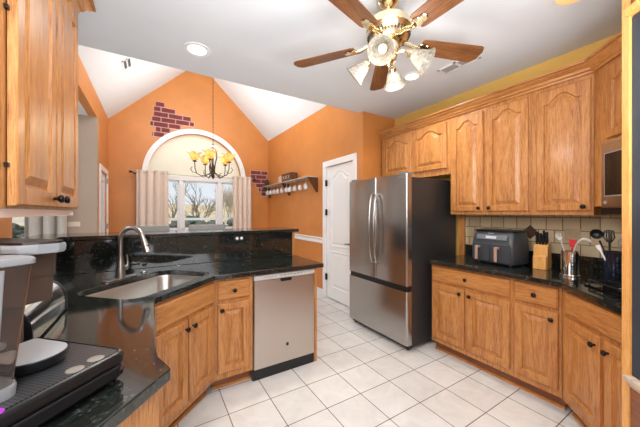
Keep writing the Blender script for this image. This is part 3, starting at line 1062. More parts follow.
cpn = MB(Matrix.Translation((0, 0.007, 0.245)) @ Matrix.Rotation(math.radians(-14), 4, 'X'))
cpn.box(0.06, 0.335, -0.006, 0.004, -0.022, 0.024)
cp = cpn.build('control_panel', M['charcoal2'], t, bevel=0.002)
g = MB(Matrix.Translation((0, 0.007, 0.245)) @ Matrix.Rotation(math.radians(-14), 4, 'X'))
g.box(0.15, 0.245, -0.0075, -0.005, -0.012, 0.012)
g.build('display', mat('pale display', s2l(190, 196, 200), 0.3), cp)
g = MB(Matrix.Translation((0, 0.007, 0.245)) @ Matrix.Rotation(math.radians(-14), 4, 'X'))
g.box(0.165, 0.215, -0.0065, 0.004, 0.034, 0.041)
g.build('badge', M['greyplastic'], t)
for x in (0.05, W_ - 0.05):
    for y in (0.05, D_ - 0.05):
        MB().lathe([(0.015, 0), (0.015, 0.014)], 10, (x, y, 0.0)).build('foot', M['black'], t)
tag(MB().tube([(2.935, 1.49, 1.05), (2.97, 1.55, 1.06), (2.985, 1.60, 1.02), (2.975, 1.63, 0.95), (2.95, 1.63, 0.92), (2.93, 1.66, 0.919)], 0.004, 8).build('power_cord', M['black'], smooth=60), 'black power cord curling behind the air fryer', 'cord')

# knife block
t = thing('knife_block', 'blond wood knife block beside the air fryer', 'knife block', (2.765, 1.050, 0.9145), RW + math.radians(5))
MB().prism([(0, 0), (0.115, 0), (0.125, 0.05), (0.095, 0.225), (0.012, 0.195)], 0.0, 0.098, 'x').build('block', M['block'], t, bevel=0.004)
MB().prism([(-0.022, 0), (-0.001, 0), (-0.001, 0.115), (-0.018, 0.105)], 0.004, 0.094, 'x').build('steak_knife_slot', M['block'], t, bevel=0.003)
kd = Vector((0, -0.10, 0.99)).normalized()
kn = 0
for row, (y, z) in enumerate(((0.035, 0.2045), (0.068, 0.2165))):
    for k in range(4):
        x = 0.017 + k * 0.0215
        kn += 1
        p0 = Vector((x, y, z))
        ln = 0.105 - 0.012 * ((k + row) % 3)
        wm = t.location
        rot = Matrix.Rotation(t.rotation_euler.z, 3, 'Z')
        q = MB()
        q.tube([tuple(wm + rot @ (p0 + kd * s)) for s in (0.001, 0.02, 0.06, ln)], [0.007, 0.0085, 0.0075, 0.009], 8)
        o = q.build('knife', M['black'], smooth=40)
        tag(o, 'black knife handle, %s from the left in the %s row of the knife block' % (('first', 'second', 'third', 'fourth')[k], ('front', 'back')[row]), 'knife', 'knives in the block')

# crocks
def crock(name, label, loc, r, h_, m_, rim=None):
    t_ = thing(name, label, 'utensil holder', loc)
    MB().lathe([(r * 0.97, 0.0), (r, 0.004), (r, h_), (r - 0.003, h_), (r - 0.004, 0.006), (0.002, 0.005)], 32).build('canister', m_, t_, smooth=40)
    if rim:
        MB().lathe([(r + 0.007, 0.0), (r + 0.007, 0.014), (r + 0.001, 0.016), (r + 0.001, 0.0)], 32).build('base_ring', rim, t_, smooth=40)
    return t_


SCX, SCY = 2.655, 0.775
crock('utensil_crock', 'stainless steel utensil crock by the cooktop', (SCX, SCY, 0.9145), 0.052, 0.185, M['chrome'], M['chrome'])
BX, BY = 2.655, 0.545
crock('utensil_crock', 'dark navy ceramic utensil crock behind the cooktop', (BX, BY, 0.9145), 0.055, 0.21, M['navyceramic'])


def spoon(name, label, cat, base_, tip, m_, head, hr=0.026):
    t_ = thing(name, label, cat, base_)
    p1 = Vector(tip) - Vector(base_)
    dr = p1.normalized()
    MB().tube([(0, 0, 0), tuple(p1 * 0.5), tuple(p1 * 0.82)], [0.005, 0.005, 0.006], 8).build('handle', m_, t_, smooth=50)
    side = dr.cross(Vector((1, 0, 0.2))).normalized()
    nrm = dr.cross(side)
    c_ = p1 * 0.82 + dr * hr * 1.3
    M4 = Matrix((( *(side * 1), 0), (*(dr * 1), 0), (*(nrm * 1), 0), (0, 0, 0, 1))).transposed()
    M4.translation = c_
    q = MB(M4)
    if head == 'spoon':
        q.rings([[(hr * a * math.cos(2 * PI * k / 18), hr * 1.5 * a * math.sin(2 * PI * k / 18), zz) for k in range(18)] for a, zz in ((0.02, -0.010), (0.5, -0.007), (0.85, 0.0), (1.0, 0.006), (0.93, 0.008), (0.6, 0.0), (0.02, -0.006))])
    elif head == 'ladle':
        q.rings([[(hr * a * math.cos(2 * PI * k / 18), hr * a * math.sin(2 * PI * k / 18), zz) for k in range(18)] for a, zz in ((0.05, -hr * 0.8), (0.6, -hr * 0.62), (0.9, -hr * 0.3), (1.0, 0.0), (0.94, 0.0), (0.8, -hr * 0.3), (0.05, -hr * 0.7))])
    elif head == 'slot':
        for k in range(5):
            x = (k - 2) * hr * 0.42
            q.tube([(x * 0.4, -hr * 1.5, 0), (x * 1.2, -hr * 0.3, 0.004), (x, hr * 1.4, 0)], 0.004, 6)
        q.tube([(-hr * 0.84, hr * 1.4, 0), (0, hr * 1.6, 0), (hr * 0.84, hr * 1.4, 0)], 0.004, 6)
    elif head == 'whisk':
        for k in range(5):
            a = k * PI / 5
            q.tube([(math.cos(a) * hr * s * 1.0, -hr * 1.4 + (1 - math.cos(u)) * hr * 1.6, math.sin(a) * hr * s) for u, s in [(j * PI / 6, math.sin(j * PI / 6)) for j in range(7)]], 0.0018, 6)
            q.tube([(-math.cos(a) * hr * s * 1.0, -hr * 1.4 + (1 - math.cos(u)) * hr * 1.6, -math.sin(a) * hr * s) for u, s in [(j * PI / 6, math.sin(j * PI / 6)) for j in range(7)]], 0.0018, 6)
    else:  # flat spatula
        q.prism([(-hr * 0.75, -hr * 1.3), (hr * 0.75, -hr * 1.3), (hr, hr * 1.2), (-hr, hr * 1.2)], -0.003, 0.003)
    q.build('head', m_, t_, smooth=50)
    return t_


Z0 = 0.9215
spoon('cooking_spoon', 'pale grey spoon leaning left in the steel crock', 'spoon', (SCX - 0.01, SCY - 0.02, Z0), (SCX + 0.01, SCY + 0.075, 1.235), M['greyutensil'], 'spoon', 0.022)
spoon('spatula', 'red spatula head rising from the steel crock', 'spatula', (SCX + 0.025, SCY + 0.005, Z0), (SCX + 0.042, SCY - 0.005, 1.172), M['red'], 'flat', 0.023)
o = thing('serving_spoon', 'grey serving utensil with bent head drooping right of the steel crock', 'utensil', (SCX, SCY, Z0))
MB().tube([(-0.02, 0.0, 0.0), (-0.022, -0.025, 0.16), (-0.022, -0.042, 0.23), (-0.022, -0.06, 0.262), (-0.022, -0.085, 0.275), (-0.022, -0.11, 0.268), (-0.022, -0.125, 0.255)], [0.005, 0.005, 0.006, 0.008, 0.014, 0.012, 0.005], 10).build('handle', M['greyutensil'], o, smooth=50)
spoon('ladle', 'black ladle leaning over the navy crock', 'ladle', (BX, BY - 0.02, Z0), (BX - 0.03, BY + 0.085, 1.255), M['black'], 'ladle', 0.035)
spoon('slotted_spoon', 'black slotted spoon upright in the navy crock', 'spoon', (BX - 0.005, BY + 0.015, Z0), (BX - 0.012, BY + 0.022, 1.25), M['black'], 'slot', 0.026)
spoon('spatula', 'white narrow spatula in front of the black ladle', 'spatula', (BX - 0.02, BY - 0.02, Z0), (BX - 0.055, BY + 0.075, 1.18), M['plastwhite'], 'flat', 0.013)
spoon('whisk', 'steel wire whisk at the right of the navy crock', 'whisk', (BX + 0.032, BY - 0.012, Z0), (BX + 0.04, BY - 0.035, 1.19), M['nickel'], 'whisk', 0.026)
spoon('spatula', 'black spatula at the far right of the navy crock', 'spatula', (BX, BY + 0.01, Z0), (BX - 0.015, BY - 0.058, 1.20), M['black'], 'flat', 0.016)

# cooktop (diagonal)
t = thing('cooktop', 'black gas cooktop set diagonally in the right counter', 'cooktop', (2.40, 0.73, 0.9145), DG)
MB().prism(rrect(0.05, 0.74, 0.075, 0.545, 0.02, lambda a, b: (a, b), 4), 0.0, 0.010).build('glass_top', M['darkglass'], t, bevel=0.003)
for gx in (0.07, 0.40):
    for gy in (0.10, 0.325):
        g = MB()
        x1, y1 = gx + 0.30, gy + 0.205
        g.tube([(gx, gy, 0.035), (x1, gy, 0.035), (x1, y1, 0.035), (gx, y1, 0.035), (gx, gy, 0.035)], 0.006, 6)
        cxm, cym = (gx + x1) / 2, (gy + y1) / 2
        for a, b_ in (((gx, cym), (cxm - 0.03, cym)), ((x1, cym), (cxm + 0.03, cym)), ((cxm, gy), (cxm, cym - 0.03)), ((cxm, y1), (cxm, cym + 0.03))):
            g.tube([(a[0], a[1], 0.035), (b_[0], b_[1], 0.040)], 0.0055, 6)
        for px_, py_ in ((gx, gy), (x1, gy), (x1, y1), (gx, y1)):
            g.tube([(px_, py_, 0.0095), (px_, py_, 0.036)], 0.006, 6)
        g.build('grate', M['black'], t, smooth=40)
        MB().lathe([(0.045, 0.010), (0.045, 0.016), (0.03, 0.018), (0.028, 0.026), (0.002, 0.028)], 18, (cxm, cym, 0)).build('burner', M['midgrey'], t, smooth=40)
# microwave
t = thing('microwave', 'stainless microwave under the angled wall cabinet', 'microwave', (2.714, 0.658, 0), DG)
MB().box(0.124, 0.79, 0.0, 0.295, 1.44, 1.855).build('case', M['blackmat'], t)
dd = MB().box(0.122, 0.79, -0.035, -0.001, 1.42, 1.855).build('door', M['steel'], t, bevel=0.004)
MB().box(0.158, 0.60, -0.038, -0.034, 1.50, 1.775).build('door_window', M['darkglass'], dd)
MB().box(0.15, 0.606, -0.0365, -0.0345, 1.492, 1.783).build('window_rim', M['greyplastic'], dd)
MB().box(0.145, 0.17, -0.037, -0.034, 1.445, 1.465).build('badge', M['greyplastic'], dd)
MB().box(0.03, 0.79, 0.02, 0.295, 1.375, 1.419).build('vent', M['black'], t)

# tall oak cabinet at the right edge
cs = (1.634, 0.314)
t = thing('tall_cabinet', 'tall oak cabinet with dark navy panel at the right edge', 'cabinet', (cs[0], cs[1], 0), DG)
b = MB()
b.box(0.0, 0.76, 0.0205, 0.17, 0, 2.6)
b.build('body', M['oak'], t)
MB().box(0, 0.034, 0, 0.02, 0, 2.6).build('stile', M['block'], t)
MB().box(0.72, 0.76, 0, 0.02, 0, 2.6).build('stile', M['block'], t)
MB().box(0.036, 0.718, 0.008, 0.0195, 0.745, 2.155).build('dark_panel', M['navy'], t)
MB().box(0.0355, 0.7185, 0.004, 0.0195, 0.0, 0.70).build('lower_panel', M['toe'], t)
MB().rings([[(x, 0.019, 0.70), (x, -0.006, 0.705), (x, -0.012, 0.72), (x, -0.022, 0.728), (x, -0.022, 0.744), (x, 0.019, 0.744)] for x in (0.0345, 0.76)]).build('ledge', M['greyboard'], t)
MB().rings([[(x, 0.019, 2.16), (x, -0.012, 2.166), (x, -0.02, 2.185), (x, 0.019, 2.19)] for x in (0.0345, 0.76)]).build('upper_trim', M['block'], t)
MB().box(0.0355, 0.7185, 0.004, 0.0195, 2.191, 2.6).build('upper_panel', M['toe'], t)

# ------------------------------------------------------------------ left counter objects
# coffee pod drawer: front-right-top corner P, -u is backwards, v to its left
P_ = Vector((-0.057, 0.966, 0.9145))
t = thing('pod_drawer', 'black mesh coffee pod drawer on the left counter', 'pod drawer', tuple(P_), PI / 4)
# local frame after 45 deg: local x -> (1,1)/r2, local y -> (-1,1)/r2 ; front faces -y, body runs to -x
DWI, DDE, DHE = 0.43, 0.335, 0.082
def pd(i, z, r=0.028):
    return [(x, y, z) for x, y in rrect(-DWI + i, -i, i, DDE - i, r, lambda a, b: (a, b), 5)]
MB().rings([pd(0.004, 0.012), pd(0.0, 0.018), pd(0.0, 0.030), pd(0.004, 0.034), pd(0.004, 0.050), pd(0.0, 0.054), pd(0.0, 0.072), pd(0.004, 0.078), pd(0.012, 0.080), pd(0.014, 0.074)], True, True).build('frame', M['black'], t, smooth=35)
MB().rings([pd(0.014, 0.0745, 0.02), pd(0.014, 0.0812, 0.02)]).build('mesh_top', M['mesh'], t)
MB().box(-DWI + 0.03, -0.03, -0.006, 0.001, 0.020, 0.048).build('drawer_front', M['black'], t, bevel=0.004)
for x in (-DWI + 0.03, -0.03):
    for y in (0.03, DDE - 0.03):
        MB().lathe([(0.012, 0), (0.012, 0.013)], 10, (x, y, 0.0)).build('foot', M['black'], t)
MB().rings([pd(0.013, 0.0775, 0.02), pd(0.010, 0.0815, 0.022), pd(0.004, 0.079), pd(0.004, 0.076)], False, False).build('rim', M['black'], t, smooth=60)
zt = 0.9145 + 0.0815
def loc45(x, y, z):
    return (P_.x + (x - y) * R2, P_.y + (x + y) * R2, z)
for (x, y, m_, lb) in ((-0.068, 0.032, M['pod'], 'pale coffee pod lid near the right corner of the mesh drawer'), (-0.120, 0.03, M['pod'], 'pale coffee pod lid second from the right on the mesh drawer'), (-0.275, 0.02, M['purple'], 'purple coffee pod lid at the left edge of the mesh drawer')):
    tag(MB().lathe([(0.0175, 0), (0.0185, 0.0006), (0.016, 0.0011), (0.001, 0.0012)], 20, loc45(x, y, zt)).build('coffee_pod', m_, smooth=40), lb, 'coffee pod', 'coffee pods')

# coffee maker, same heading, on the drawer
C0 = loc45(-0.13, 0.0, 0.9145 + 0.0818)
t = thing('coffee_maker', 'black and grey pod coffee maker on the mesh drawer', 'coffee maker', C0, PI / 4)
# local: x to the machine's right, y to its back
MB().prism(rrect(-0.05, 0.045, 0.255, 0.33, 0.02, lambda a, b: (a, b), 5), 0.001, 0.287).build('column', M['brownhead'], t, bevel=0.004)
def hd(i, z):
    return [(x, y, z) for x, y in rrect(-0.052 + i, 0.050 - i, 0.148 + i, 0.254, 0.022, lambda a, b: (a, b), 5)]
MB().rings([hd(0.008, 0.158), hd(0.002, 0.162), hd(0.0, 0.225), hd(-0.003, 0.226), hd(-0.004, 0.287)]).build('brew_head', M['brownhead'], t, smooth=40)
def lidp(s_, z):
    return [(x, y, z) for x, y in [(-0.062 * s_, 0.335), (-0.062 * s_, 0.15), (-0.050 * s_, 0.118), (-0.02 * s_, 0.105), (0.02 * s_, 0.098), (0.040 * s_, 0.104), (0.050 * s_, 0.122), (0.054 * s_, 0.16), (0.052 * s_, 0.335)]]
MB().rings([lidp(0.90, 0.288), lidp(1.0, 0.294), lidp(1.03, 0.304), lidp(0.98, 0.312)]).build('lid', M['lidgrey'], t, bevel=0.002)
MB().rings([lidp(0.85, 0.3125), lidp(0.85, 0.318)]).build('lid_seam', M['black'], t)
# drip tray
def tray(i, z):
    return [(0.066 - i, 0.254, z), (-0.066 + i, 0.254, z)] + [(-(0.066 - i) * math.cos(a), 0.150 - (0.062 - i) * math.sin(a), z) for a in [k * PI / 14 for k in range(15)]]
tr_ = MB().rings([tray(0.012, 0.001), tray(0.004, 0.008), tray(-0.002, 0.030), tray(0.0, 0.032), tray(0.002, 0.028)]).build('drip_tray', M['black'], t, smooth=35)
MB().rings([tray(0.003, 0.0282), tray(0.003, 0.031)]).build('grid', M['perf'], tr_)
# water tank on the machine's left (near) side
tk = MB()
def tank(i, z, r_=0.022, e=0.0):
    return [(x, y, z) for x, y in rrect(-0.27 - e, -0.052 - i + e, 0.047 - e, 0.138 + e, r_, lambda a, b: (a, b), 5)]
tk.rings([tank(0.038, 0.004), tank(0.036, 0.03), tank(0.02, 0.15), tank(0.004, 0.275)], True, True)
o = tk.build('water_tank', M['smoke'], t, smooth=40)
MB().rings([tank(0.004, 0.2755, 0.022, -0.004), tank(0.0, 0.277, 0.022, 0.002), tank(0.0, 0.287, 0.022, 0.002), tank(0.003, 0.292), tank(0.01, 0.294, 0.022, -0.01)]).build('tank_lid', M['lidgrey'], o, smooth=40)
MB().rings([tank(0.037, 0.0005, 0.022, 0.003), tank(0.035, 0.022, 0.022, 0.003), tank(0.034, 0.026, 0.022, 0.001)]).build('tank_base', M['lidgrey'], o, smooth=40)
for x in (-0.115, -0.155):
    MB().tube([(x - 0.012, 0.0465, 0.04), (x, 0.0465, 0.27)], 0.004, 6).build('rib', M['midgrey'], o, smooth=60)
MB().rings([tank(0.040, 0.105, 0.02, -0.006), tank(0.039, 0.110, 0.02, -0.006)]).build('shelf', M['lidgrey'], o)

# chrome toaster (rounded, long)
t = thing('toaster', 'chrome rounded long toaster behind the coffee maker', 'toaster', (-0.455, 1.325, 0.9145))
def dsec(i, y, n=12):
    w2, hh = 0.105 - i, 0.16 - i
    pts = [(-w2, y, 0.008 + i * 0.3), (w2, y, 0.008 + i * 0.3)]
    for k in range(n + 1):
        a = k * PI / n
        ca, sa = math.cos(a), math.sin(a)
        pts.append((w2 * (abs(ca) ** 0.8) * (1 if ca >= 0 else -1), y, 0.03 + (hh - 0.03) * sa ** 0.8))
    return pts
MB().rings([dsec(0.006, 0.012), dsec(0.004, 0.453)]).build('shell', M['chrome'], t, smooth=35)
for y0, y1 in ((0.0, 0.014), (0.451, 0.465)):
    MB().rings([dsec(0.01, y0), dsec(0.0, y0 + 0.003), dsec(0.0, y1 - 0.003), dsec(0.01, y1)]).build('end_cap', M['black'], t, smooth=35)
MB().box(-0.016, 0.016, 0.06, 0.40, 0.150, 0.1585).build('slot', M['black'], t)
MB().box(-0.09, 0.09, 0.02, 0.445, 0.0, 0.009).build('base', M['black'], t)

# ------------------------------------------------------------------ ceiling fan
HX, HY = 1.27, 1.25
t = thing('ceiling_fan', 'five blade brass and walnut ceiling fan with four glass shades', 'ceiling fan', (HX, HY, 0))
MB().lathe([(0.075, 2.7495), (0.075, 2.735), (0.065, 2.705), (0.03, 2.68), (0.016, 2.675)], 28).build('canopy', M['brass'], t, smooth=40)
MB().lathe([(0.013, 2.69), (0.013, 2.60)], 12).build('downrod', M['brass'], t, smooth=40)
MB().lathe([(0.02, 2.625), (0.05, 2.618), (0.095, 2.60), (0.128, 2.575), (0.138, 2.548), (0.138, 2.525), (0.130, 2.52), (0.138, 2.512), (0.126, 2.482), (0.10, 2.462), (0.06, 2.455), (0.01, 2.455)], 36).build('motor_housing', M['brass'], t, smooth=30)
g = MB()
for k in range(40):
    a = 2 * PI * k / 40
    g.box(-0.003, 0.003, -0.003, 0.003, 0, 0)if False else None
    ca, sa = math.cos(a), math.sin(a)
    g.tube([(0.120 * ca, 0.120 * sa, 2.470), (0.133 * ca, 0.133 * sa, 2.492)], 0.003, 5)
g.build('vent_slots', M['blackmat'], t)
MB().lathe([(0.05, 2.456), (0.062, 2.44), (0.062, 2.40), (0.05, 2.385), (0.055, 2.37), (0.05, 2.345), (0.03, 2.325), (0.012, 2.31), (0.002, 2.302)], 28).build('light_kit_hub', M['brass'], t, smooth=35)
blade_me = iron_me = None
for k in range(5):
    a = math.radians(52.5 + 72 * k)
    if blade_me is None:
        q = MB(Matrix.Translation((0, 0, 2.455)) @ Matrix.Rotation(math.radians(-11), 4, 'X'))
        pl = [(0.215, -0.052), (0.235, -0.06), (0.62, -0.072), (0.645, -0.064), (0.665, -0.03), (0.665, 0.03), (0.645, 0.064), (0.62, 0.072), (0.235, 0.06), (0.215, 0.052)]
        q.prism(pl, -0.003, 0.003)
        bo = q.build('blade', M['walnut'], t, rotz=a, bevel=0.002)
        blade_me = bo.data
        q = MB()
        q.tube([(0.10, 0, 2.463), (0.14, 0, 2.462), (0.18, 0, 2.446), (0.21, 0, 2.446)], [0.014, 0.013, 0.014, 0.016], 10)
        q2 = Matrix.Translation((0, 0, 2.455)) @ Matrix.Rotation(math.radians(-11), 4, 'X')
        q.M = q2
        q.lathe([(0.03, -0.012), (0.034, -0.008), (0.03, -0.0035), (0.005, -0.0035)], 18, (0.225, 0, 0))
        q.lathe([(0.022, -0.011), (0.026, -0.007), (0.022, -0.0035), (0.005, -0.0035)], 18, (0.265, 0, 0))
        ib = q.build('blade_iron', M['brass'], bo, smooth=40)
        iron_me = ib.data
    else:
        bo2 = bo.copy()
        COL.objects.link(bo2)
        bo2.parent = t
        bo2.rotation_euler = (0, 0, a)
        ib2 = ib.copy()
        COL.objects.link(ib2)
        ib2.parent = bo2
shade0 = None
for k in range(4):
    a = math.radians(-146 + 90 * k)
    if shade0 is None:
        arm = MB().tube([(0.045, 0, 2.375), (0.08, 0, 2.385), (0.115, 0, 2.375), (0.130, 0, 2.352)], 0.008, 8)
        ax = Vector((0.80, 0, -0.60)).normalized()
        arm.lathe([(0.012, -0.01), (0.026, 0.0), (0.028, 0.022), (0.022, 0.028)], 16, (0.128, 0, 2.358), tuple(ax))
        arm0 = arm.build('light_arm', M['brass'], t, smooth=40, rotz=a)
        prof = [(0.026, 0.018), (0.036, 0.035), (0.046, 0.06), (0.053, 0.085), (0.065, 0.112), (0.077, 0.124), (0.075, 0.125), (0.062, 0.112), (0.050, 0.085), (0.043, 0.06), (0.033, 0.035), (0.023, 0.02)]
        shade0 = MB().lathe(prof, 28, (0.128, 0, 2.358), tuple(ax), False).build('lamp_shade', M['marble'], arm0, smooth=60)
        bulb0 = MB().sphere(tuple(Vector((0.128, 0, 2.358)) + ax * 0.07), 0.026, 14).build('bulb', M['bulb'], arm0, smooth=60)
    else:
        a2 = arm0.copy()
        COL.objects.link(a2)
        a2.parent = t
        a2.rotation_euler = (0, 0, a)
        for s_ in (shade0, bulb0):
            c2 = s_.copy()
            COL.objects.link(c2)
            c2.parent = a2
for dx in (-0.012, 0.014):
    MB().tube([(dx, -0.03, 2.335), (dx, -0.03, 2.20)], 0.0012, 5).sphere((dx, -0.03, 2.19), 0.011, 10).build('pull_chain', M['brass'], t, smooth=60)
light('fan_lamp', 'POINT', (HX, HY, 2.08), 9, (1, 0.95, 0.88), size=0.08)

# recessed lights
def can(label, x, y, e, r=0.085):
    t_ = thing('recessed_light', label, 'ceiling light', (x, y, ZC))
    MB().lathe([(r + 0.022, -0.0005), (r + 0.020, -0.006), (r, -0.009), (r - 0.012, -0.004), (r - 0.012, -0.0005)], 36, caps=False).build('trim_ring', M['trimwhite'], t_, smooth=50)
    MB().lathe([(r - 0.012, -0.0008), (r - 0.012, -0.003), (0.03, -0.006), (0.002, -0.0065)], 32).build('lens', M['lamp'], t_, smooth=60)
    light('recessed_lamp', 'SPOT', (x, y, ZC - 0.03), e, (1, 0.96, 0.88), size=0.06, spot=math.radians(150))
    return t_


can('round recessed ceiling light near the vault edge', 0.325, 2.50, 58)
can('round recessed ceiling light glowing behind the fan shades', 2.225, 1.870, 58, 0.075)
t = thing('flush_light', 'warm amber flush ceiling light cut off at the top of the photo', 'ceiling light', (2.13, 0.60, ZC))
MB().lathe([(0.10, -0.0005), (0.10, -0.02), (0.085, -0.024)], 28).build('base', M['brass'], t, smooth=40)
MB().lathe([(0.085, -0.024), (0.098, -0.04), (0.085, -0.075), (0.05, -0.095), (0.002, -0.10)], 28).build('bowl', emis('lit amber glass bowl', (0.9, 0.55, 0.22), 0.5), t, smooth=60)
# ceiling vents
def vent(label, loc, rot, w_, d_, m_=None):
    t_ = thing('air_vent', label, 'vent', loc)
    t_.rotation_euler = rot
    q = MB()
    q.box(-w_ / 2, w_ / 2, -d_ / 2, -d_ / 2 + 0.018, -0.008, -0.0005).box(-w_ / 2, w_ / 2, d_ / 2 - 0.018, d_ / 2, -0.008, -0.0005)
    q.box(-w_ / 2, -w_ / 2 + 0.018, -d_ / 2, d_ / 2, -0.008, -0.0005).box(w_ / 2 - 0.018, w_ / 2, -d_ / 2, d_ / 2, -0.008, -0.0005).box(-0.01, 0.01, -d_ / 2, d_ / 2, -0.008, -0.0005)
    q.build('frame', M['trimwhite'], t_)
    MB().box(-w_ / 2 + 0.016, w_ / 2 - 0.016, -d_ / 2 + 0.016, d_ / 2 - 0.016, -0.0018, -0.0008).build('backing', M['grille'], t_)
    q = MB()
    n_ = int((d_ - 0.03) / 0.012)
    for k in range(n_):
        y = -d_ / 2 + 0.02 + k * 0.012
        q.prism([(y, -0.006), (y + 0.008, -0.002), (y + 0.008, -0.001), (y, -0.005)], -w_ / 2 + 0.01, w_ / 2 - 0.01, 'x')
    q.build('louver', M['grille'], t_)
    return t_


vent('white rectangular air vent on the flat ceiling right of the fan', (2.40, 1.49, ZC), (0, 0, PI / 2), 0.34, 0.13)
vx = -0.30
vent('small grey air vent high on the left vault slope', (vx, 4.75, EAVE + SL * (vx - XN0) - 0.004), (0, -math.atan(SL), 0), 0.14, 0.28)

# ------------------------------------------------------------------ chandelier
CX, CY = 0.87, 4.83
t = thing('chandelier', 'five arm bronze chandelier with amber glass shades in the nook', 'chandelier', (CX, CY, 0))
MB().lathe([(0.06, RIDGE - 0.01), (0.06, RIDGE - 0.04), (0.02, RIDGE - 0.09)], 20).build('ceiling_canopy', M['iron'], t, smooth=40)
ch = MB()
z = 2.50
k = 0
while z < RIDGE - 0.09:
    R_ = Matrix.Translation((0, 0, z)) @ Matrix.Rotation((PI / 2) * (k % 2), 4, 'Z')
    ch.M = R_
    ch.tube([(0.009 * math.sin(q * PI / 4), 0, 0.02 - 0.022 * math.cos(q * PI / 4)) for q in range(9)], 0.0026, 5)
    z += 0.036
    k += 1
ch.build('chain', M['iron'], t, smooth=60)
MB().lathe([(0.004, 2.52), (0.03, 2.505), (0.05, 2.49), (0.02, 2.475), (0.012, 2.44), (0.010, 2.20), (0.02, 2.16), (0.03, 2.12), (0.035, 2.06), (0.02, 2.02), (0.028, 1.99), (0.015, 1.96), (0.002, 1.935)], 20).build('stem', M['iron'], t, smooth=40)
arm0 = None
for k in range(5):
    a = math.radians(-109.5 + 72 * k)
    if arm0 is None:
        q = MB().tube([(0.015, 0, 2.47), (0.06, 0, 2.40), (0.07, 0, 2.30), (0.04, 0, 2.19), (0.03, 0, 2.10)], 0.006, 8)
        q.tube([(0.03, 0, 2.05), (0.10, 0, 2.0), (0.18, 0, 1.985), (0.25, 0, 2.02), (0.275, 0, 2.10), (0.28, 0, 2.22)], 0.007, 8)
        q.tube([(0.20, 0, 1.995), (0.15, 0, 1.965), (0.11, 0, 1.985), (0.12, 0, 2.03), (0.155, 0, 2.035)], 0.005, 6)
        q.tube([(0.255, 0, 2.03), (0.31, 0, 2.04), (0.34, 0, 2.09), (0.315, 0, 2.125)], 0.005, 6)
        q.lathe([(0.012, 2.115), (0.036, 2.122), (0.038, 2.128), (0.02, 2.135), (0.018, 2.15)], 16, (0.28, 0, 0.09))
        arm0 = q.build('arm', M['iron'], t, smooth=50, rotz=a)
        n_ = 30
        sh = MB()
        rs = []
        for r_, zz, fl in ((0.024, 2.140, 0), (0.050, 2.155, 0.02), (0.066, 2.19, 0.04), (0.072, 2.225, 0.07), (0.088, 2.255, 0.16), (0.104, 2.266, 0.24)):
            rs.append([(0.28 + r_ * (1 + fl * math.cos(5 * th)) * math.cos(th), r_ * (1 + fl * math.cos(5 * th)) * math.sin(th), zz + 0.09 - 0.10 * fl * (1 - math.cos(5 * th)) * 0.4) for th in [2 * PI * j / n_ for j in range(n_)]])
        sh.rings(rs, True, False)
        shade0 = sh.build('lamp_shade', M['amber'], arm0, smooth=80)
        bulb0 = MB().sphere((0.28, 0, 2.285), 0.024, 12, 1.3).build('bulb', M['warmbulb'], arm0, smooth=60)
    else:
        a2 = arm0.copy()
        COL.objects.link(a2)
        a2.parent = t
        a2.rotation_euler = (0, 0, a)
        for s_ in (shade0, bulb0):
            c2 = s_.copy()
            COL.objects.link(c2)
            c2.parent = a2
light('chandelier_uplight', 'AREA', (CX, CY, 2.42), 24, (1, 0.96, 0.93), (PI, 0, 0), 0.5)
light('chandelier_lamp', 'POINT', (CX, CY, 2.42), 16, (1, 0.82, 0.55), size=0.12)

# ------------------------------------------------------------------ curtains
def curtain(label, x0, x1, y, z0, z1, folds, m_, depth=0.032, nx=None, name='curtain'):
    n_ = nx or folds * 14
    q = MB()
    fr, bk = [], []
    for zi, zz in enumerate((z1, z1 - 0.05, (z0 + z1) / 2, z0)):
        rowa, rowb = [], []
        for k in range(n_ + 1):
            u = k / n_
            ph = 2 * PI * folds * u
            yy = y + depth * math.sin(ph) * (1.0 if zi < 2 else 1.1) + 0.008 * math.sin(ph * 2.3 + zi)
            xx = x0 + (x1 - x0) * u + 0.014 * math.cos(ph)
            rowa.append(q.v(xx, yy - 0.002, zz))
            rowb.append(q.v(xx, yy + 0.002, zz))
        fr.append(rowa)
        bk.append(rowb)
    for g_, fl in ((fr, False), (bk, True)):
        for r0, r1 in zip(g_, g_[1:]):
            for k in range(n_):
                f_ = [r0[k], r0[k + 1], r1[k + 1], r1[k]]
                q.face(f_[::-1] if fl else f_)
    for i in (0, -1):
        for k in range(n_):
            q.face([fr[i][k], bk[i][k], bk[i][k + 1], fr[i][k + 1]])
    for i in (0, -1):
        for r in range(3):
            q.face([fr[r][i], fr[r + 1][i], bk[r + 1][i], bk[r][i]])
    t_ = thing(name, label, 'curtain')
    q.build('panel', m_, t_, smooth=70)
    g = MB()
    for k in range(folds * 2 + 1):
        u = k / (folds * 2)
        xx = x0 + (x1 - x0) * u
        g.tube([(xx, y + 0.024 * math.cos(b_), z1 - 0.045 + 0.024 * math.sin(b_)) for b_ in [2 * PI * j / 12 for j in range(13)]], 0.004, 6)
    g.build('grommet', M['nickel'], t_, smooth=60)
    return t_


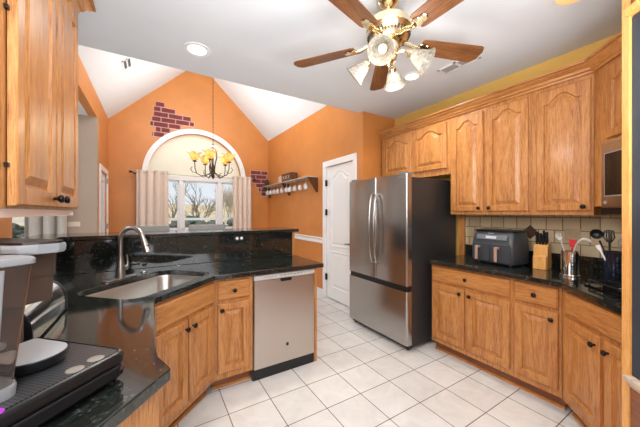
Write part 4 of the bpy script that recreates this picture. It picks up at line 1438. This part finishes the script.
curtain('beige grommet curtain left of the arched window', -0.26, 0.27, 6.24, 0.25, 2.20, 4, M['curtain'])
curtain('beige grommet curtain right of the arched window', 1.53, 1.95, 6.24, 0.25, 2.20, 4, M['curtain'])
t = thing('curtain_rod', 'thin dark curtain rod with finials across the arched window', 'curtain rod')
MB().tube([(-0.30, 6.24, 2.155), (0.85, 6.24, 2.14), (2.0, 6.24, 2.155)], 0.007, 10).build('rod', M['nickel'], t, smooth=60)
for x, s in ((-0.30, -1), (2.0, 1)):
    MB().lathe([(0.012, 0), (0.02, 0.01), (0.012, 0.02), (0.024, 0.035), (0.02, 0.055), (0.002, 0.07)], 14, (x, 6.24, 2.155), (s, 0, 0)).build('finial', M['iron'], t, smooth=50)
for x in (-0.28, 1.985):
    MB().tube([(x, 6.24, 2.15), (x, 6.40, 2.15)], 0.008, 8).lathe([(0.025, 0), (0.025, 0.008)], 14, (x, 6.3995, 2.15), (0, -1, 0)).build('bracket', M['iron'], t, smooth=50)
curtain('grey curtain beside the bright family room window', -1.44, -1.02, 5.10, 0.15, 2.3, 3, M['curtain_grey'], 0.05)
t = thing('curtain_rod', 'dark rod over the family room window behind the left cabinet', 'curtain rod')
MB().tube([(-2.2, 5.10, 2.255), (-0.98, 5.10, 2.255)], 0.011, 10).build('rod', M['iron'], t, smooth=60)
for x in (-2.15, -1.0):
    MB().tube([(x, 5.10, 2.25), (x, 5.189, 2.25)], 0.008, 8).build('bracket', M['iron'], t, smooth=50)

# swag ornament on top of the window head
t = thing('window_ornament', 'pale leaf shaped ornament on the window head under the chandelier', 'ornament', (0.86, 6.475, 2.156))
q = MB()
for a in (-0.9, -0.35, 0.35, 0.9):
    q.rings([[(s * 0.16 * math.sin(a) + 0.022 * c_ * math.cos(a), 0.010 * d_, s * 0.16 * math.cos(a) - 0.022 * c_ * math.sin(a)) for c_, d_ in ((f_, 0), (0, 1), (-f_, 0), (0, -1))] for s, f_ in ((0.0, 0.3), (0.4, 1.0), (0.75, 0.8), (1.0, 0.05))])
q.build('leaves', M['cream'], t)
MB().box(-0.06, 0.06, -0.02, 0.02, 0.0, 0.012).build('base', M['cream'], t)

# ------------------------------------------------------------------ shelf with stemware on the nook wall
t = thing('wall_shelf', 'long weathered wall shelf on triangular dark brackets', 'shelf', (XN1, 0, 0))
SY0, SY1, SZ = 4.03, 6.25, 1.985
MB().box(-0.20, -0.001, SY0, SY1, SZ, SZ + 0.018).build('board', M['greyboard'], t, bevel=0.002)
for y in (SY0 + 0.005, 5.14, SY1 - 0.03):
    MB().prism([(-0.195, SZ - 0.001), (-0.001, SZ - 0.001), (-0.001, SZ - 0.25), (-0.03, SZ - 0.25)], y, y + 0.022, 'y').build('bracket', M['rustic'], t)
for i in range(6):
    y = SY0 + 0.2 + i * 0.36
    MB().box(-0.16, -0.06, y - 0.06, y - 0.052, SZ - 0.012, SZ - 0.0005).box(-0.16, -0.06, y + 0.052, y + 0.06, SZ - 0.012, SZ - 0.0005).build('rail', M['greyboard'], t)
gl = None
ordn = ['nearest the pantry door', 'second from the pantry door', 'third from the pantry door', 'fourth from the pantry door', 'fifth from the pantry door', 'sixth from the pantry door', 'seventh from the pantry door', 'eighth from the pantry door', 'ninth from the pantry door', 'nearest the nook corner']
ys = [4.25, 4.47, 4.69, 4.90, 5.06, 5.30, 5.52, 5.72, 5.92, 6.12]
for i, y in enumerate(ys):
    lab = 'clear stem glass hanging upside down under the shelf, ' + ordn[i]
    if gl is None:
        gl = thing('wine_glass', lab, 'wine glass', (XN1 - 0.12, y, SZ - 0.006), 0, 'stem glasses under the shelf')
        MB().lathe([(0.032, -0.001), (0.032, -0.004), (0.008, -0.010), (0.004, -0.018), (0.004, -0.075), (0.010, -0.085)], 18).build('stem', M['stemglass'], gl, smooth=60)
        MB().lathe([(0.008, -0.083), (0.028, -0.095), (0.040, -0.125), (0.041, -0.155), (0.035, -0.185), (0.033, -0.185), (0.038, -0.155), (0.037, -0.125), (0.026, -0.098), (0.004, -0.088)], 20).build('bowl', M['stemglass'], gl, smooth=60)
    else:
        dup(gl, (XN1 - 0.12, y, SZ - 0.006), 0, lab)
t = thing('wooden_box', 'small dark wooden box with pale marks on the wall shelf', 'box', (XN1 - 0.10, 4.98, SZ + 0.0185))
MB().box(-0.07, 0.07, -0.22, 0.22, 0.0, 0.155).build('body', M['rustic'], t, bevel=0.003)
g = MB()
for k in range(3):
    y = -0.12 + k * 0.12
    g.tube([(-0.0712, y - 0.035, 0.05), (-0.0712, y + 0.035, 0.11)], 0.004, 5).tube([(-0.0712, y + 0.035, 0.05), (-0.0712, y - 0.035, 0.11)], 0.004, 5)
g.build('mark', M['ivory'], t)
t = thing('picture_frame', 'small pale pink plaque beside the wooden box on the shelf', 'plaque', (XN1 - 0.10, 5.42, SZ + 0.0185), math.radians(-90))
MB().box(-0.11, 0.11, 0, 0.015, 0.0, 0.15).build('frame', M['ivory'], t, bevel=0.003)
MB().box(-0.09, 0.09, -0.002, 0.001, 0.02, 0.13).build('face', M['mortar'], t)
t = thing('jar', 'small dark jar at the far end of the wall shelf', 'jar', (XN1 - 0.13, 6.14, SZ + 0.0185))
MB().lathe([(0.04, 0), (0.055, 0.02), (0.055, 0.09), (0.035, 0.12), (0.03, 0.13)], 18).build('body', M['black'], t, smooth=40)
MB().lathe([(0.034, 0.1305), (0.034, 0.145), (0.01, 0.15), (0.01, 0.165), (0.002, 0.17)], 18).build('lid', M['rustic'], t, smooth=40)

# ------------------------------------------------------------------ bar stools behind the bar
def stool(label, x, y):
    t_ = thing('bar_stool', label, 'stool', (x, y, 0), 0, 'stools behind the bar')
    MB().box(-0.205, 0.205, -0.22, 0.20, 0.68, 0.76).build('seat', M['greyfabric'], t_, bevel=0.02)
    MB().prism([(0.165, 0.72), (0.225, 0.72), (0.27, 1.235), (0.225, 1.245)], -0.205, 0.205, 'x')
    q = MB().rings([[(xx, yy, zz) for xx in (-0.205,) for yy, zz in ((0.205, 0.76), (0.255, 0.76), (0.29, 1.242), (0.245, 1.248))], [(xx, yy, zz) for xx in (0.205,) for yy, zz in ((0.205, 0.76), (0.255, 0.76), (0.29, 1.242), (0.245, 1.248))]])
    q.build('backrest', M['greyfabric'], t_, bevel=0.012)
    for sx2 in (-1, 1):
        for sy2 in (-1, 1):
            MB().tube([(sx2 * 0.20, sy2 * 0.20, 0.0005), (sx2 * 0.165, sy2 * 0.165, 0.68)], [0.016, 0.02], 8).build('leg', M['rustic'], t_, smooth=40)
    MB().tube([(-0.19, -0.19, 0.22), (0.19, -0.19, 0.22)], 0.011, 8).tube([(-0.19, 0.19, 0.28), (0.19, 0.19, 0.28)], 0.011, 8).build('footrest', M['rustic'], t_, smooth=40)
    return t_


stool('grey bar stool back showing left, below the left curtain', -0.035, 3.22)
stool('grey bar stool back showing in front of the window', 0.565, 3.22)

# ------------------------------------------------------------------ outside
struct(MB().box(-60, 70, 6.75, 110, -0.5, -0.35).build('ground', M['grass']))
q = MB()
rs = []
for i in range(15):
    y = 22 + i * 1.5
    rs.append([(x, y, -0.4 + (2.45 + 0.4 * math.sin(x * 0.21) + 0.2 * math.sin(x * 0.63 + 1)) * math.sin(PI * min(1, (i / 8.0)) / 2)) for x in range(-40, 62, 2)])
vs = [[q.v(*p_) for p_ in r_] for r_ in rs]
for a, b_ in zip(vs, vs[1:]):
    for k in range(len(a) - 1):
        q.face([a[k], a[k + 1], b_[k + 1], b_[k]])
tag(q.build('dry_bank', M['tanfield'], smooth=70), 'tan dry brush covered bank beyond the garden fence', 'bank', None, 'structure')
# low fence with hedge
t = thing('garden_fence', 'low pale railing across the garden outside the window', 'fence', (0, 10.0, -0.35))
MB().box(-6, 10, -0.04, 0.04, 1.48, 1.56).build('top_rail', M['railpaint'], t)
MB().box(-6, 10, -0.025, 0.025, 0.25, 0.32).build('bottom_rail', M['railpaint'], t)
for k in range(9):
    MB().box(-6 + k * 2, -5.9 + k * 2, -0.05, 0.05, 0.0, 1.6).build('post', M['railpaint'], t)
q = MB()
n_ = 120
random.seed(3)
for k in range(1100):
    x = random.uniform(-5, 9)
    zz = random.uniform(0.25, 1.40)
    yy = random.uniform(-0.25, 0.25)
    q.M = Matrix.Translation((x, 10.6 + yy, -0.35 + zz)) @ Matrix.Rotation(random.uniform(0, 6), 4, 'Z') @ Matrix.Rotation(random.uniform(0, 3), 4, 'X')
    s = random.uniform(0.10, 0.22)
    q.rings([[(s * f_ * math.cos(j * PI / 3), s * f_ * math.sin(j * PI / 3), z_ * s) for j in range(6)] for f_, z_ in ((0.5, -0.6), (1, 0), (0.5, 0.6))])
tag(q.build('hedge', M['hedge']), 'dark clipped hedge behind the low railing', 'hedge', None, 'stuff')


def tree(label, x, y, h_, spread, seed, m_, twigs=5, depth=4, leaf=None, r0=0.09):
    rnd = random.Random(seed)
    t_ = thing('tree', label, 'tree', (x, y, -0.36))
    trunk, br, lf = MB(), MB(), MB()
    def grow(p_, d_, ln, r_, lev):
        e_ = p_ + d_ * ln
        mid = p_ + d_ * ln * 0.5 + Vector((rnd.uniform(-1, 1), rnd.uniform(-1, 1), 0)) * ln * 0.07
        (trunk if lev == 0 else br).tube([tuple(p_), tuple(mid), tuple(e_)], [r_, r_ * 0.85, r_ * 0.65], 5 if lev else 8)
        if leaf and lev >= depth - 1:
            for _ in range(4):
                c2 = p_ + d_ * ln * rnd.uniform(0.2, 1.1) + Vector((rnd.uniform(-1, 1), rnd.uniform(-1, 1), rnd.uniform(-1, 1))) * 0.12
                s2 = rnd.uniform(0.05, 0.13)
                lf.M = Matrix.Translation(c2) @ Matrix.Rotation(rnd.uniform(0, 6), 4, 'Z') @ Matrix.Rotation(rnd.uniform(0, 3), 4, 'X')
                lf.rings([[(s2 * f_ * math.cos(j * PI / 2), s2 * f_ * math.sin(j * PI / 2), z_ * s2) for j in range(4)] for f_, z_ in ((0.3, -0.5), (1, 0), (0.3, 0.5))])
        if lev < depth:
            for k_ in range(twigs if lev else twigs + 1):
                nd = (d_ + Vector((rnd.uniform(-1, 1) * spread, rnd.uniform(-1, 1) * spread, rnd.uniform(-0.15, 0.5)))).normalized()
                grow(p_ + d_ * ln * rnd.uniform(0.45, 1.0), nd, ln * rnd.uniform(0.55, 0.8), r_ * 0.55, lev + 1)
    grow(Vector((0, 0, 0)), Vector((0, 0, 1)), h_ * 0.36, r0, 0)
    trunk.build('trunk', M['bark'], t_, smooth=60)
    br.build('branches', m_, t_)
    if leaf:
        lf.build('foliage', leaf, t_)
    return t_


tree('bare dark branched tree in the middle window pane', 2.15, 15.5, 4.0, 0.8, 11, M['bark'], 4, 4, None, 0.05)
tree('dense tan twiggy tree in the right window pane', 4.4, 19.0, 4.6, 0.6, 5, M['greyboard'], 5, 4, None, 0.06)
tree('small evergreen at the left of the middle pane', 1.12, 11.7, 2.0, 0.5, 21, M['bark'], 3, 3, M['evergreen'], 0.05)
tree('slim bare tree in the left window pane', 1.2, 20.5, 5.2, 0.5, 8, M['bark'], 3, 4, None, 0.07)
